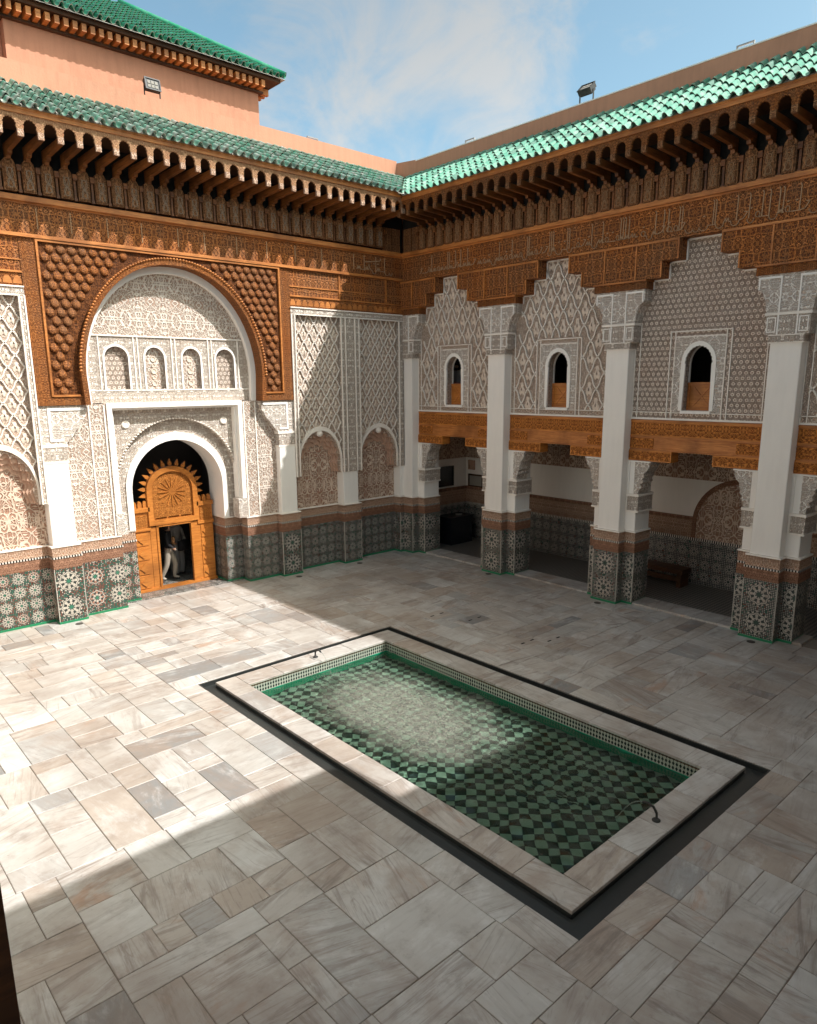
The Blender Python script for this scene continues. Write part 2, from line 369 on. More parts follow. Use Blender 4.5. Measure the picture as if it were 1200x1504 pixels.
def marble():
    m, g, b = newmat('marble', .32, .45); p, nr = g.pos()
    t = g.n('ShaderNodeAttribute', attribute_name='tint').outputs['Fac']
    rnd = lambda k: g.n('ShaderNodeTexWhiteNoise', {'W': g.m('MULTIPLY', t, k)}, noise_dimensions='1D').outputs[0]
    a, b2, c2, d2 = rnd(91.7), rnd(37.3), rnd(13.1), rnd(57.9)
    rot = g.n('ShaderNodeVectorRotate', {'Vector': p, 'Angle': g.m('ADD', g.m('MULTIPLY', g.m('GREATER_THAN', d2, .62), 1.571), g.m('MULTIPLY', g.m('SUBTRACT', a, .5), .7))}, rotation_type='Z_AXIS').outputs[0]
    off = g.n('ShaderNodeVectorMath', {0: rot, 1: g.vec(g.m('MULTIPLY', a, 50.0), g.m('MULTIPLY', b2, 50.0), g.m('MULTIPLY', c2, 30.0))}, operation='ADD').outputs[0]
    st = lambda x, y: g.n('ShaderNodeMapping', {'Vector': off, 'Scale': (x, y, 1)}).outputs[0]
    streak = g.noise(st(.45, 4.2), 1.5, 7, .72, .6); blot = g.noise(off, 1.7, 5, .62, .4); cloud = g.noise(st(.7, 1.5), 2.6, 6, .7, .3); fib = g.noise(st(.6, 12.0), 2.2, 5, .7, .4)
    base = g.ramp(b2, [(0, (.53, .50, .46)), (.22, (.46, .42, .375)), (.42, (.57, .55, .515)), (.56, (.42, .35, .29)), (.72, (.50, .465, .42)), (.86, (.41, .39, .36)), (.95, (.38, .365, .345)), (.975, (.21, .21, .205))])
    c = g.mix(g.m('MULTIPLY', g.ss(blot, .40, .66), g.m('MULTIPLY_ADD', c2, .55, .15)), base, (.34, .255, .20))
    c = g.mix(g.m('MULTIPLY', g.ss(cloud, .48, .70), .50), c, (.66, .64, .61))
    c = g.mix(g.m('MULTIPLY', g.ss(streak, .49, .66), g.m('MULTIPLY_ADD', c2, .75, .2)), c, (.23, .185, .155))
    c = g.mix(g.m('MULTIPLY', g.ss(fib, .52, .68), g.m('MULTIPLY_ADD', g.m('GREATER_THAN', a, .4), .38, .12)), c, (.21, .165, .135))
    vn = g.noise(st(.45, 1.6), 1.2, 3, .55, .7); brk = g.ss(g.noise(p, 2.6, 3), .48, .60)
    vein = g.m('MULTIPLY', g.m('SUBTRACT', 1.0, g.ss(g.m('ABSOLUTE', g.m('SUBTRACT', vn, .5)), .0, .013)), brk)
    c = g.mix(g.m('MULTIPLY', vein, g.m('MULTIPLY_ADD', c2, .45, .05)), c, (.20, .145, .115))
    rust = g.m('MULTIPLY', g.ss(g.noise(st(.8, 1.6), 1.3, 5, .65, .6), .56, .72), g.ss(c2, .55, .9)); c = g.mix(g.m('MULTIPLY', rust, .7), c, (.42, .245, .155))
    # wear that runs across the joints: old stains, foot traffic, dirt
    big = g.noise(p, .38, 5, .62); c = g.mix(g.m('MULTIPLY', g.ss(big, .42, .66), .58), c, (.25, .19, .15))
    mid = g.noise(p, 1.6, 6, .68); c = g.mix(g.m('MULTIPLY', g.ss(mid, .50, .70), .46), c, (.20, .155, .125))
    spot = g.ss(g.noise(p, 11, 5, .7), .60, .74); c = g.mix(g.m('MULTIPLY', spot, .38), c, (.15, .115, .09))
    setc(g, b, c)
    g.t.links.new(g.m('MULTIPLY_ADD', mid, .45, .20), b.inputs['Roughness'])
    bump(g, b, g.m('ADD', g.noise(p, 14, 4), g.m('MULTIPLY', g.noise(p, 2.0, 3), 1.5)), .12, .006)
marble()
def glaze(name, c1, c2, worn, wear, rough=.3):
    m, g, b = newmat(name, rough, .5); p, nr = g.pos()
    rnd = g.n('ShaderNodeTexWhiteNoise', {'Vector': g.n('ShaderNodeVectorMath', {0: p, 1: (.23, .23, .19)}, operation='SNAP').outputs[0]}, noise_dimensions='3D').outputs[0]
    oi = g.n('ShaderNodeObjectInfo').outputs['Random']
    c = g.mix(oi, c1, c2)
    c = g.mix(g.m('MULTIPLY', g.ss(g.noise(p, 5, 5, .65), .42, .70), wear), c, worn)
    c = g.mix(g.m('MULTIPLY', g.ss(g.noise(p, 18, 3), .58, .72), .4), c, (.05, .06, .05))
    c = g.mix(g.m('MULTIPLY', g.m('GREATER_THAN', oi, .88), .6), c, tuple(x*.35 for x in c1))
    setc(g, b, c); g.t.links.new(g.m('MULTIPLY_ADD', g.noise(p, 7, 3), .35, rough-.1), b.inputs['Roughness'])
glaze('tile_east', (.045, .235, .15), (.12, .32, .225), (.33, .42, .34), .65, .5)
glaze('tile_north', (.07, .25, .165), (.17, .30, .23), (.44, .42, .38), .95, .55)
glaze('tile_tower', (.014, .21, .105), (.03, .31, .165), (.16, .35, .24), .4)
plainmat('tile_clay', (.56, .50, .44), .85, .5, 6, .2, False, .4, .5)
def water():
    m, g, b = newmat('water'); nt = g.t; p, nr = g.pos()
    mp_ = g.n('ShaderNodeVectorMath', {0: p, 1: (-7.75, -4.85, 0)}, operation='SUBTRACT').outputs[0]
    d1 = g.n('ShaderNodeVectorMath', {0: g.n('ShaderNodeVectorMath', {0: mp_, 1: (.8, .435, 0)}, operation='MULTIPLY').outputs[0]}, operation='LENGTH').outputs['Value']
    d1 = g.m('ADD', d1, g.m('MULTIPLY', g.m('SUBTRACT', g.noise(p, 1.8, 4), .5), .9))
    froth_shimmer = g.m('MULTIPLY', g.m('SUBTRACT', 1.0, g.ss(d1, .45, 1.15)), g.m('MULTIPLY', g.ss(g.noise(p, 46, 4, .75), .32, .68), .52))
    gl = g.n('ShaderNodeBsdfRefraction', {0: (.76, .95, .86, 1), 'Roughness': 0.0, 'IOR': 1.33}).outputs[0]
    rf = g.n('ShaderNodeBsdfGlossy', {0: (1, 1, 1, 1), 'Roughness': .02}).outputs[0]
    df = g.n('ShaderNodeBsdfDiffuse', {0: (.50, .49, .40, 1)}).outputs[0]          # pale film painting the ripples' bright shimmer along with fine bubbles
    mx = g.n('ShaderNodeMixShader', {0: g.n('ShaderNodeFresnel', {'IOR': 1.33}).outputs[0], 1: gl, 2: rf}).outputs[0]
    mx = g.n('ShaderNodeMixShader', {0: froth_shimmer, 1: mx, 2: df}).outputs[0]
    nt.nodes.remove(b); nt.links.new(mx, nt.nodes['Material Output'].inputs[0])
water()
def jet():
    m, g, b = newmat('water_jet', .1); b.inputs['Base Color'].default_value = (.8, .85, .82, 1); b.inputs['Transmission Weight'].default_value = .92; b.inputs['IOR'].default_value = 1.2
jet()
# ------------------------------------------------------------------ floor of the court
CX = -7.62                                    # middle of the north facade
PX0, PX1, PY0, PY1 = -10.21, -5.38, -10.36, -1.72     # outer edge of the dark channel round the pool
fl = B().box(-19, 4.5, -20, 9.5, -.9, -.70).build('ground', 'grout', kind='structure')
b = B()
b.box(-16.9, PX0, -17, 4.6, -.65, -.012); b.box(PX1, .95, -17, 4.6, -.65, -.012)
b.box(PX0, PX1, -17, PY0, -.65, -.012); b.box(PX0, PX1, PY1, 4.6, -.65, -.012)
court = b.build('courtyard_floor', 'grout', kind='structure')
def subdivide(x0, x1, y0, y1, out, rnd):
    w_, h_ = x1-x0, y1-y0
    mx = rnd.uniform(.7, 1.3); mn = rnd.uniform(.38, .66)
    if max(w_, h_) < mx and min(w_, h_) < mn*1.45 or max(w_, h_) < .72:
        out.append((x0, x1, y0, y1)); return
    k = rnd.uniform(.34, .66)
    if (w_ > h_*1.15) or (w_ > h_*.85 and rnd.random() < .5):
        if w_ < .8: out.append((x0, x1, y0, y1)); return
        c = x0+w_*k; subdivide(x0, c, y0, y1, out, rnd); subdivide(c, x1, y0, y1, out, rnd)
    else:
        if h_ < .8: out.append((x0, x1, y0, y1)); return
        c = y0+h_*k; subdivide(x0, x1, y0, c, out, rnd); subdivide(x0, x1, c, y1, out, rnd)
rs = random.Random(21); slabs = []
def strips(x0, x1, y0, y1, horiz):
    """long uneven courses, each cut into slabs"""
    if horiz:
        y = y0
        while y < y1-.01:
            h = min(rs.choice((.28, .36, .44, .52, .60, .76)), y1-y)
            if y1-y-h < .3: h = y1-y
            x = x0
            while x < x1-.01:
                l = min(rs.choice((.35, .5, .65, .85, 1.05, 1.3))*rs.uniform(.85, 1.15), x1-x)
                if x1-x-l < .35: l = x1-x
                if l > 1.0 and h > .75 and rs.random() < .4:
                    subdivide(x, x+l, y, y+h, slabs, rs)
                else: slabs.append((x, x+l, y, y+h))
                x += l
            y += h
    else:
        t = len(slabs); strips(y0, y1, x0, x1, True)
        slabs[t:] = [(c, d, a, b_) for (a, b_, c, d) in slabs[t:]]
BW = .42                                        # border course round the channel
def border(x0, x1, y0, y1):
    L = (x1-x0) if x1-x0 > y1-y0 else (y1-y0); t = 0
    while t < L-.01:
        l = min(rs.uniform(.55, 1.15), L-t)
        if L-t-l < .35: l = L-t
        slabs.append((x0+t, x0+t+l, y0, y1) if x1-x0 > y1-y0 else (x0, x1, y0+t, y0+t+l)); t += l
border(PX0-BW, PX1+BW, PY1, PY1+BW); border(PX0-BW, PX1+BW, PY0-BW, PY0)
border(PX0-BW, PX0, PY0, PY1); border(PX1, PX1+BW, PY0, PY1)
def blocks(x0, x1, y0, y1, big=2.7):
    w_, h_ = x1-x0, y1-y0; lim = big*rs.uniform(.7, 1.25)
    if max(w_, h_) > lim:
        k = rs.uniform(.33, .67)
        if w_ > h_: c = x0+w_*k; blocks(x0, c, y0, y1, big); blocks(c, x1, y0, y1, big)
        else: c = y0+h_*k; blocks(x0, x1, y0, c, big); blocks(x0, x1, c, y1, big)
    elif rs.random() < .45: subdivide(x0, x1, y0, y1, slabs, rs)
    else: strips(x0, x1, y0, y1, rs.random() < .62)
blocks(-16.9, PX0-BW, -17, 4.6); blocks(PX0-BW, PX1+BW, PY1+BW, 4.6); blocks(PX0-BW, PX1+BW, -17, PY0-BW); blocks(PX1+BW, .25, -17, 4.6)
# threshold slabs of the arcade
thr = []
for k in range(30):
    y = 3.0-k*.62; thr.append((.24, .94, y-.62, y))
def to_cam(s_):
    c = Vector(((s_[0]+s_[1])/2, (s_[2]+s_[3])/2, 0))-Vector(CAMP)
    z = c.dot(_f)
    if z < .5: return 0
    px = c.dot(_r)/z*FPX; py = -c.dot(_u)/z*FPX
    if abs(px) > 660 or not -800 < py < 800: return 0
    return (s_[1]-s_[0])*(s_[3]-s_[2])/z**3
slabs.sort(key=to_cam, reverse=True)
def slabmesh(lst, name, mat='marble', top=0.0, gap=.004, thick=.05):
    b = B(); tint = []
    for (x0, x1, y0, y1) in lst:
        n0 = len(b.f); dz = rs.uniform(-.0025, .0025); zt = top+dz
        ga = [gap+rs.uniform(-.0025, .003) for _ in range(4)]; b.cbox(x0+ga[0], x1-ga[1], y0+ga[2], y1-ga[3], zt-thick, zt, .005)
        t = rs.random(); tint += [t]*(len(b.f)-n0)
    me = b.mesh(name, mat); at = me.attributes.new('tint', 'FLOAT', 'FACE'); at.data.foreach_set('value', tint)
    return me
for s_ in slabs[:295]: link('slab', slabmesh([s_], 'slab'), court)
link('slab_rest', slabmesh(slabs[295:], 'slab_rest'), court, kind='stuff')
for s_ in thr[:19]: link('threshold_slab', slabmesh([s_], 'threshold_slab', top=.05, thick=.09), court)
# little slotted inspection slabs near the arcade
for (cx_, cy_) in ((-4.0, -1.9), (-3.55, -2.75), (-3.85, -4.6), (-3.3, -4.9)):
    b = B().box(cx_-.34, cx_+.34, cy_-.24, cy_+.24, .003, .0045)
    o = link('inspection_slab', slabmesh([(cx_-.34, cx_+.34, cy_-.24, cy_+.24)], 'inspection_slab', top=.006), court)
    B().box(cx_-.22, cx_-.10, cy_-.02, cy_+.02, .0095, .0115).box(cx_+.10, cx_+.22, cy_-.02, cy_+.02, .0095, .0115).each('slot', 'void', o)
# ------------------------------------------------------------------ gallery floor
B().box(.93, 3.3, -17, 4.3, -.4, .012).build('gallery_floor', 'gallery_tiles', kind='structure')

# ------------------------------------------------------------------ pool
IX0, IX1, IY0, IY1 = -9.51, -6.08, -9.65, -2.41       # water
OX0, OX1, OY0, OY1 = -9.94, -5.60, -10.08, -1.90      # outer edge of the coping
pool = thing('pool', 'long rectangular marble rimmed pool with green and black diamond tiles', 'pool', ((IX0+IX1)/2, (IY0+IY1)/2, -.5))
b = B()
b.box(PX0, PX1, PY0, OY0, -.62, -.09); b.box(PX0, PX1, OY1, PY1, -.62, -.09); b.box(PX0, OX0, OY0, OY1, -.62, -.09); b.box(OX1, PX1, OY0, OY1, -.62, -.09)
ch = b.build('channel', 'black_stone', pool)
b = B()
for (x0, x1, y0, y1) in ((PX0+.001, PX1-.001, PY1-.03, PY1-.001), (PX0+.001, PX1-.001, PY0+.001, PY0+.03), (PX0+.001, PX0+.03, PY0+.03, PY1-.03), (PX1-.03, PX1-.001, PY0+.03, PY1-.03)):
    b.box(x0, x1, y0, y1, -.3, -.014)
b.each('channel_lip', 'black_stone', ch)
# basin
b = B(); b.box(OX0+.04, IX0, OY0+.04, OY1-.04, -.62, -.03); b.box(IX1, OX1-.04, OY0+.04, OY1-.04, -.62, -.03); b.box(IX0, IX1, OY0+.04, IY0, -.62, -.03); b.box(IX0, IX1, IY1, OY1-.04, -.62, -.03)
b.build('basin_wall', 'pool_wall_tiles', pool)
b = B(); e = .006
for (x0, x1, y0, y1) in ((IX0, IX1, IY1-e, IY1), (IX0, IX1, IY0, IY0+e), (IX0, IX0+e, IY0+e, IY1-e), (IX1-e, IX1, IY0+e, IY1-e)): b.box(x0, x1, y0, y1, -.052, -.034)
b.each('rim_line', 'wood_dark', pool)
FZ = -.53
bed = B().box(IX0, IX1, IY0, IY1, -.62, FZ-.012).build('basin_floor', 'black_stone', pool)
# diamond tiles, alternately dark and light
D = .21; tl = []
nx = int((IX1-IX0)/(D/2))+2; ny = int((IY1-IY0)/(D/2))+2
for i in range(nx):
    for j in range(ny):
        if (i+j) % 2: continue
        cx_, cy_ = IX1-i*D/2, IY0+j*D/2
        poly = [(cx_-D/2, cy_), (cx_, cy_-D/2), (cx_+D/2, cy_), (cx_, cy_+D/2)]
        poly = [(min(max(px_, IX0), IX1), min(max(py_, IY0), IY1)) for px_, py_ in poly]
        a_ = abs(sum(poly[k][0]*poly[(k+1) % 4][1]-poly[(k+1) % 4][0]*poly[k][1] for k in range(4)))/2
        if a_ < .004: continue
        tl.append((poly, j % 2, cy_))
tl.sort(key=lambda t: (Vector((sum(p_[0] for p_ in t[0])/4, sum(p_[1] for p_ in t[0])/4, FZ))-Vector(CAMP)).length)
def tilepoly(b, poly, h):
    c = Vector((sum(p_[0] for p_ in poly)/4, sum(p_[1] for p_ in poly)/4))
    q = [c+(Vector(p_)-c)*.965 for p_ in poly]; dz = rs.uniform(-.002, .002)
    b.add([(p_.x, p_.y, FZ-.01) for p_ in q]+[(p_.x, p_.y, FZ+h+dz) for p_ in q], [(4, 5, 6, 7)]+[(k, (k+1) % 4, 4+(k+1) % 4, 4+k) for k in range(4)])
for (poly, c, _) in tl[:300]:
    b = B(); tilepoly(b, poly, .004); b.build('diamond_tile', 'pool_dark' if c else 'pool_light', bed)
for c in (0, 1):
    b = B()
    for (poly, c2, _) in tl[300:]:
        if c2 == c: tilepoly(b, poly, .004)
    b.build('diamond_tile_rest', 'pool_dark' if c else 'pool_light', bed, kind='stuff')
b = B()
for (x0, x1, y0, y1) in ((OX0+.012, OX0+.04, OY0+.012, OY1-.012), (OX1-.04, OX1-.012, OY0+.012, OY1-.012), (OX0+.04, OX1-.04, OY0+.012, OY0+.04), (OX0+.04, OX1-.04, OY1-.04, OY1-.012)): b.box(x0, x1, y0, y1, -.6, -.034)
b.each('coping_base', 'black_stone', pool)
# coping slabs
cop = []
def run(x0, x1, y0, y1):
    L = max(x1-x0, y1-y0); n = max(2, round(L/.86)); cuts = [0]+sorted(k/n+rs.uniform(-.12, .12)/n for k in range(1, n))+[1]
    for a_, c_ in zip(cuts, cuts[1:]):
        cop.append((x0+(x1-x0)*a_, x0+(x1-x0)*c_, y0, y1) if x1-x0 > y1-y0 else (x0, x1, y0+(y1-y0)*a_, y0+(y1-y0)*c_))
run(OX0, IX0-.001, OY0, OY1); run(IX1+.001, OX1, OY0, OY1); run(IX0, IX1, OY0, IY0-.001); run(IX0, IX1, IY1+.001, OY1)
for c in cop: link('coping_slab', slabmesh([c], 'coping_slab', top=.012, gap=.003, thick=.045), pool)
# water surface with real ripples left to the bump
NX_, NY_ = 210, 440; wv = []; rw = random.Random(9)
waves = [(rw.uniform(0, 2*PI), rw.uniform(9, 26), rw.uniform(0, 6.28)) for _ in range(14)]
fine_w = [(rw.uniform(0, 2*PI), rw.uniform(38, 95), rw.uniform(0, 6.28)) for _ in range(22)]
def ripple(x, y):
    h = sum(math.sin(k*(math.cos(a)*x+math.sin(a)*y)+p)*.034/k for a, k, p in waves)
    d = math.hypot((x+7.75)/1.25, (y+4.85)/2.3)+.12*math.sin(5*x+2*y)+.1*math.sin(3.1*y-2*x); st = max(0.0, min(1.0, (1.25-d)/.55))
    d2 = math.hypot((x+7.6)/.9, (y+8.1)/1.0)+.1*math.sin(4*x+3*y); st = max(st, .75*max(0.0, min(1.0, (1.2-d2)/.7)))
    if st > 0: h += st*sum(math.sin(k*(math.cos(a)*x+math.sin(a)*y)+p)*.060/k for a, k, p in fine_w)
    for (jx, jy) in ((-7.8, -2.92), (-7.78, -9.10)):
        r = math.hypot(x-jx, y-jy); h += .0035*math.sin(26*r)*math.exp(-r*1.0)
    return h
wb = B()
wb.v = [(IX0-.001+(IX1-IX0+.002)*i/NX_, IY0-.001+(IY1-IY0+.002)*j/NY_, 0) for j in range(NY_+1) for i in range(NX_+1)]
wb.v = [(x, y, -.235+ripple(x, y)) for x, y, z in wb.v]
for j in range(NY_):
    for i in range(NX_): k = j*(NX_+1)+i; wb.f.append((k, k+1, k+NX_+2, k+NX_+1)); wb.mi.append(0)
wt = wb.build('water', 'water', smooth=True, kind='structure')
wt.cycles.is_caustics_caster = True; sd.cycles.is_caustics_light = True
for o_ in pool.children_recursive: o_.cycles.is_caustics_receiver = True
# fountain spouts with their jets
def spout(x, y, sgn, label):
    t = thing('fountain_spout', label, 'spout', (x, y, .012), 'bronze spouts on the pool rim')
    B().lathe([(.055, 0), (.055, .014), (.04, .022), (.025, .035)], (x, y, .012), 12).build('base_plate', 'dark_metal', t, True)
    B().tube([(x, y, .04), (x, y+.0*sgn, .12), (x, y+.05*sgn, .19), (x, y+.13*sgn, .21), (x, y+.20*sgn, .185)], [.020, .018, .017, .016, .019], 8).build('pipe', 'dark_metal', t, True)
    pts = []
    for k in range(9):
        tt = k/8*.30; pts.append((x, y+sgn*(.20+tt*1.3), .185-tt*.1-4.9*tt*tt))
    B().tube(pts, [.006+.0004*k for k in range(9)], 6).build('water_stream', 'water_jet', t, True)
spout(-7.80, -2.16, -1, 'small curved bronze spout on the sunlit far rim of the pool')
spout(-7.78, -9.86, 1, 'small curved bronze spout on the shaded near rim of the pool')
# small drains by the pilasters
for (x, y, lab) in ((-.22, -.22, 'small round drain before the second pillar from the corner'), (-.30, -4.05, 'small round drain before the third pillar from the corner'), (-.27, -7.93, 'small round drain before the rightmost full pillar'),
                    (-10.72, 3.5, 'small round drain before the sunlit pilaster left of the door'), (-4.5, 3.45, 'small round drain before the pilaster right of the door'), (-2.2, 3.47, 'small round drain before the slim pilaster near the corner')):
    tag(B().lathe([(.09, 0), (.09, .006), (.075, .009), (.02, .006)], (x, y, .003), 14).build('floor_drain', 'drain_iron'), lab, 'drain', 'floor drains')
# ------------------------------------------------------------------ north facade
north = thing('north_facade', 'sunlit north wall of carved plaster and cedar with great arch and door', 'facade', (CX, 3.8, 0))
S = lambda s, u: CX+s*u
def sbox(b, s, u0, u1, y0, y1, z0, z1): return b.box(S(s, u0), S(s, u1), y0, y1, z0, z1)
def dado(parent, x0, x1, y0, y1, tile, z0=0.0, strips_=False):
    """tiled dado with brown band, carved plaster frieze and moulding, set out from the given box"""
    e = .05
    B().box(x0-e-.012, x1+e+.012, y0-e-.012, y1+.0, z0, .055).build('dado_foot', 'green_glaze', parent)
    B().box(x0-e, x1+e, y0-e, y1, .055, 1.35).build('tiled_dado', tile, parent)
    for xc in ((x0-e, x1+e) if strips_ else ()): B().box(xc-.008, xc+.008, y0-e-.004, y0-e+.02, .06, 1.35).build('corner_strip', 'edge_tile', parent)
    b = B(); b.box(x0-e-.004, x1+e+.004, y0-e-.004, y1, 1.35, 1.60)
    b.build('brown_band', 'brown_band', parent)
    b = B(); b.box(x0-e-.02, x1+e+.02, y0-e-.02, y1, 1.60, 1.645); b.build('dotted_moulding', 'dotted_moulding', parent)
    b = B(); b.box(x0-e, x1+e, y0-e, y1, 1.645, 1.87); b.build('plaster_frieze', 'frieze_plaster', parent)
    b = B(); b.box(x0-e-.015, x1+e+.015, y0-e-.015, y1, 1.87, 1.905); b.build('moulding', 'plaster_trim', parent)
# back walls of the niches
for s in (-1, 1):
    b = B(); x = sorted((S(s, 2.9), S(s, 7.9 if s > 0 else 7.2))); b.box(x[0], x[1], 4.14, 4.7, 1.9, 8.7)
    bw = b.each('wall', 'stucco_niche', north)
    for (u0, u1) in ((3.40, 5.12), (5.69, 7.47)):
        x = sorted((S(s, u0), S(s, u1)))
        d = B().box(x[0]+.06, x[1]-.06, 4.10, 4.2, 0, 1.9).build('niche_base', 'plaster', north)
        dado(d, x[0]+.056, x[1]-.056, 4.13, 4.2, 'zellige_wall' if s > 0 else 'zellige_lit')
def pilaster(s, u0, u1, zt, tile, y=3.80):
    x = sorted((S(s, u0), S(s, u1)))
    p = B().post(x[0], x[1], y, 4.15, 1.9, zt).build('pilaster', 'plaster', north)
    dado(p, x[0], x[1], y, 4.16, tile, 0.0, True)
    return p, x
for s in (-1, 1):
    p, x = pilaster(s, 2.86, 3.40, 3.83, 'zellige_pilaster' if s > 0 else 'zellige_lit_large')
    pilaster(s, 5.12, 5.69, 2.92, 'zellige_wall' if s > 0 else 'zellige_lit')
    if s > 0: pilaster(s, 7.47, 7.76, 2.95, 'zellige_pilaster')
    # capital: small panel, then a bracket with a quarter arch towards the great arch
    b = B(); sbox(b, s, 2.84, 3.40, 3.79, 4.15, 3.83, 3.88); sbox(b, s, 2.84, 3.40, 3.79, 4.15, 4.20, 4.27); b.each('capital_ring', 'plaster_trim', p)
    b = B(); sbox(b, s, 2.86, 3.395, 3.80, 4.15, 3.88, 4.20); b.build('capital_block', 'stucco_fine', p)
    q = [(S(s, u), z) for u, z in [(3.395, 4.27), (3.395, 5.14), (2.33, 5.14), (2.33, 5.0)]+[(2.86-.50*math.sin(t*PI/2*1.0)-.03*abs(math.sin(t*PI*3)), 4.99-.72*(1-t)**1.3*1.0) for t in [1-k/12 for k in range(13)]]]
    B().extr(q, mapL, 3.82, 4.15).build('bracket', 'stucco_pale', p)
    b = B()
    for (a, c, z0, z1) in ((2.40, 3.20, 5.03, 5.09), (3.14, 3.20, 4.33, 5.03), (2.90, 3.14, 4.33, 4.38)): sbox(b, s, a, c, 3.80, 3.83, z0, z1)
    b.each('bracket_fillet', 'plaster', p)
# carved panels either side of the doorway
for s in (-1, 1):
    x = sorted((S(s, 1.80), S(s, 2.88)))
    sp = B().box(x[0], x[1], 4.0, 4.3, 1.9, 5.15).build('side_panel', 'stucco', north)
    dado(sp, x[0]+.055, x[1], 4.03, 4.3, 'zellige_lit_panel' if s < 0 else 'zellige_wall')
    b = B()
    for u in (1.86, 2.22): sbox(b, s, u, u+.035, 3.975, 4.01, 1.91, 5.12)
    b.each('fillet', 'plaster_trim', sp)
    b = B(); sbox(b, s, 1.56, 1.84, 3.96, 4.3, 1.905, 2.45); b.build('panel_foot', 'stucco_pale', sp)
# alfiz moulding and door wall
b = B()
for s in (-1, 1): sbox(b, s, 1.70, 1.82, 3.955, 4.31, 2.45, 5.05); sbox(b, s, 1.64, 1.70, 4.08, 4.31, 2.45, 4.99)
b.box(S(-1, 1.82), S(1, 1.82), 3.955, 4.31, 5.05, 5.17); b.box(S(-1, 1.70), S(1, 1.70), 4.08, 4.31, 4.99, 5.05)
b.each('alfiz', 'plaster', north)
DX = -7.58
hole = [(DX-1.64, 1.9), (DX+1.64, 1.9)]+arc(DX, 3.08, 1.64, 0, PI, 28)
outer = [(S(-1, 1.66), 1.9), (DX-1.64, 1.9)]+[p_ for p_ in reversed(arc(DX, 3.08, 1.64, 0, PI, 28))]+[(DX+1.64, 1.9), (S(1, 1.66), 1.9), (S(1, 1.66), 5.0), (S(-1, 1.66), 5.0)]
dw = B().extr(outer, mapL, 4.25, 4.5).build('door_wall', 'stucco_fine', north)
b = B()       # beaded rim of the door arch
for i in range(61):
    a = PI*i/60; b.lathe([(.012, -.02), (.035, 0), (.012, .02)], (0, 0, 0), 6, lambda X, Y, Z, a=a: (DX+1.66*math.cos(a)+X, 4.235+Y, 3.08+1.66*math.sin(a)+Z))
b.build('bead_moulding', 'plaster_trim', dw, kind='stuff')
ring = lambda r0, r1, cz, zb: [(DX-r1, zb)]+list(reversed(arc(DX, cz, r1, 0, PI, 28)))+[(DX+r1, zb), (DX+r0, zb)]+arc(DX, cz, r0, 0, PI, 28)+[(DX-r0, zb)]
def ring2(r0, c0, r1, c1, zb): return [(DX-r1, zb)]+list(reversed(arc(DX, c1, r1, 0, PI, 28)))+[(DX+r1, zb), (DX+r0, zb)]+arc(DX, c0, r0, 0, PI, 28)+[(DX-r0, zb)]
av = B().extr(ring2(1.40, 2.95, 1.70, 3.08, 1.9), mapL, 4.40, 4.9).build('archivolt', 'stucco_fine', dw)
B().extr(ring2(1.27, 2.90, 1.42, 2.95, 1.9), mapL, 4.36, 5.2).build('intrados', 'plaster', dw)
for s in (-1, 1):
    x = sorted((DX+s*1.33, DX+s*1.88)); j = B().box(x[0], x[1], 4.44, 5.2, 0, 1.9).build('door_jamb', 'plaster', north)
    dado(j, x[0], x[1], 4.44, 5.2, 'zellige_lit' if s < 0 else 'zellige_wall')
    B().lathe([(.10, 0), (.10, .03), (.075, .045), (.05, .03), (.02, .035)], (0, 0, 0), 16, lambda X, Y, Z, s=s: (DX+s*1.34+X, 4.25-Z, 4.63+Y)).build('medallion', 'plaster_trim', dw)
q = [(DX-.16, 4.2), (DX, 4.42), (DX+.16, 4.2)]
B().extr(q, mapL, 4.37, 4.42).build('keystone', 'plaster_trim', dw)
# tympanum inside the great arch
def great(hw, zt, zb=5.15, n=36):
    pts = [(CX+.02-hw*.985, zb)]
    for i in range(n+1):
        ph = PI*i/n; c = -math.cos(ph); x = math.copysign(abs(c)**.94, c)
        pts.append((CX+.02+hw*x, 5.85+(zt-5.85)*(math.sin(ph)**1.02)))
    return pts+[(CX+.02+hw*.985, zb)]
GI, GM, GO = great(2.17, 8.30), great(2.32, 8.46), great(2.44, 8.60)
up = [p_ for p_ in GM if p_[1] > 6.80]
up = [(up[0][0], 6.78)]+up+[(up[-1][0], 6.78)]
ty = B().extr(up, mapL, 4.16, 4.4).build('tympanum', 'stucco', north)
B().box(CX-2.2, CX+2.2, 4.13, 4.2, 6.755, 6.79).each('fillet', 'plaster_trim', ty)
wins = [(-9.03, .285), (-8.07, .25), (-7.09, .25), (-6.13, .265)]
loops = [[(CX-2.30, 5.46), (CX+2.34, 5.46), (CX+2.22, 6.755), (CX-2.18, 6.755)]]+[archpoly(c, 5.50, h, 6.25, 6.52, 14) for c, h in wins]
row = B().extr(loops, mapL, 4.16, 4.26).build('window_row', 'stucco_fine', ty)
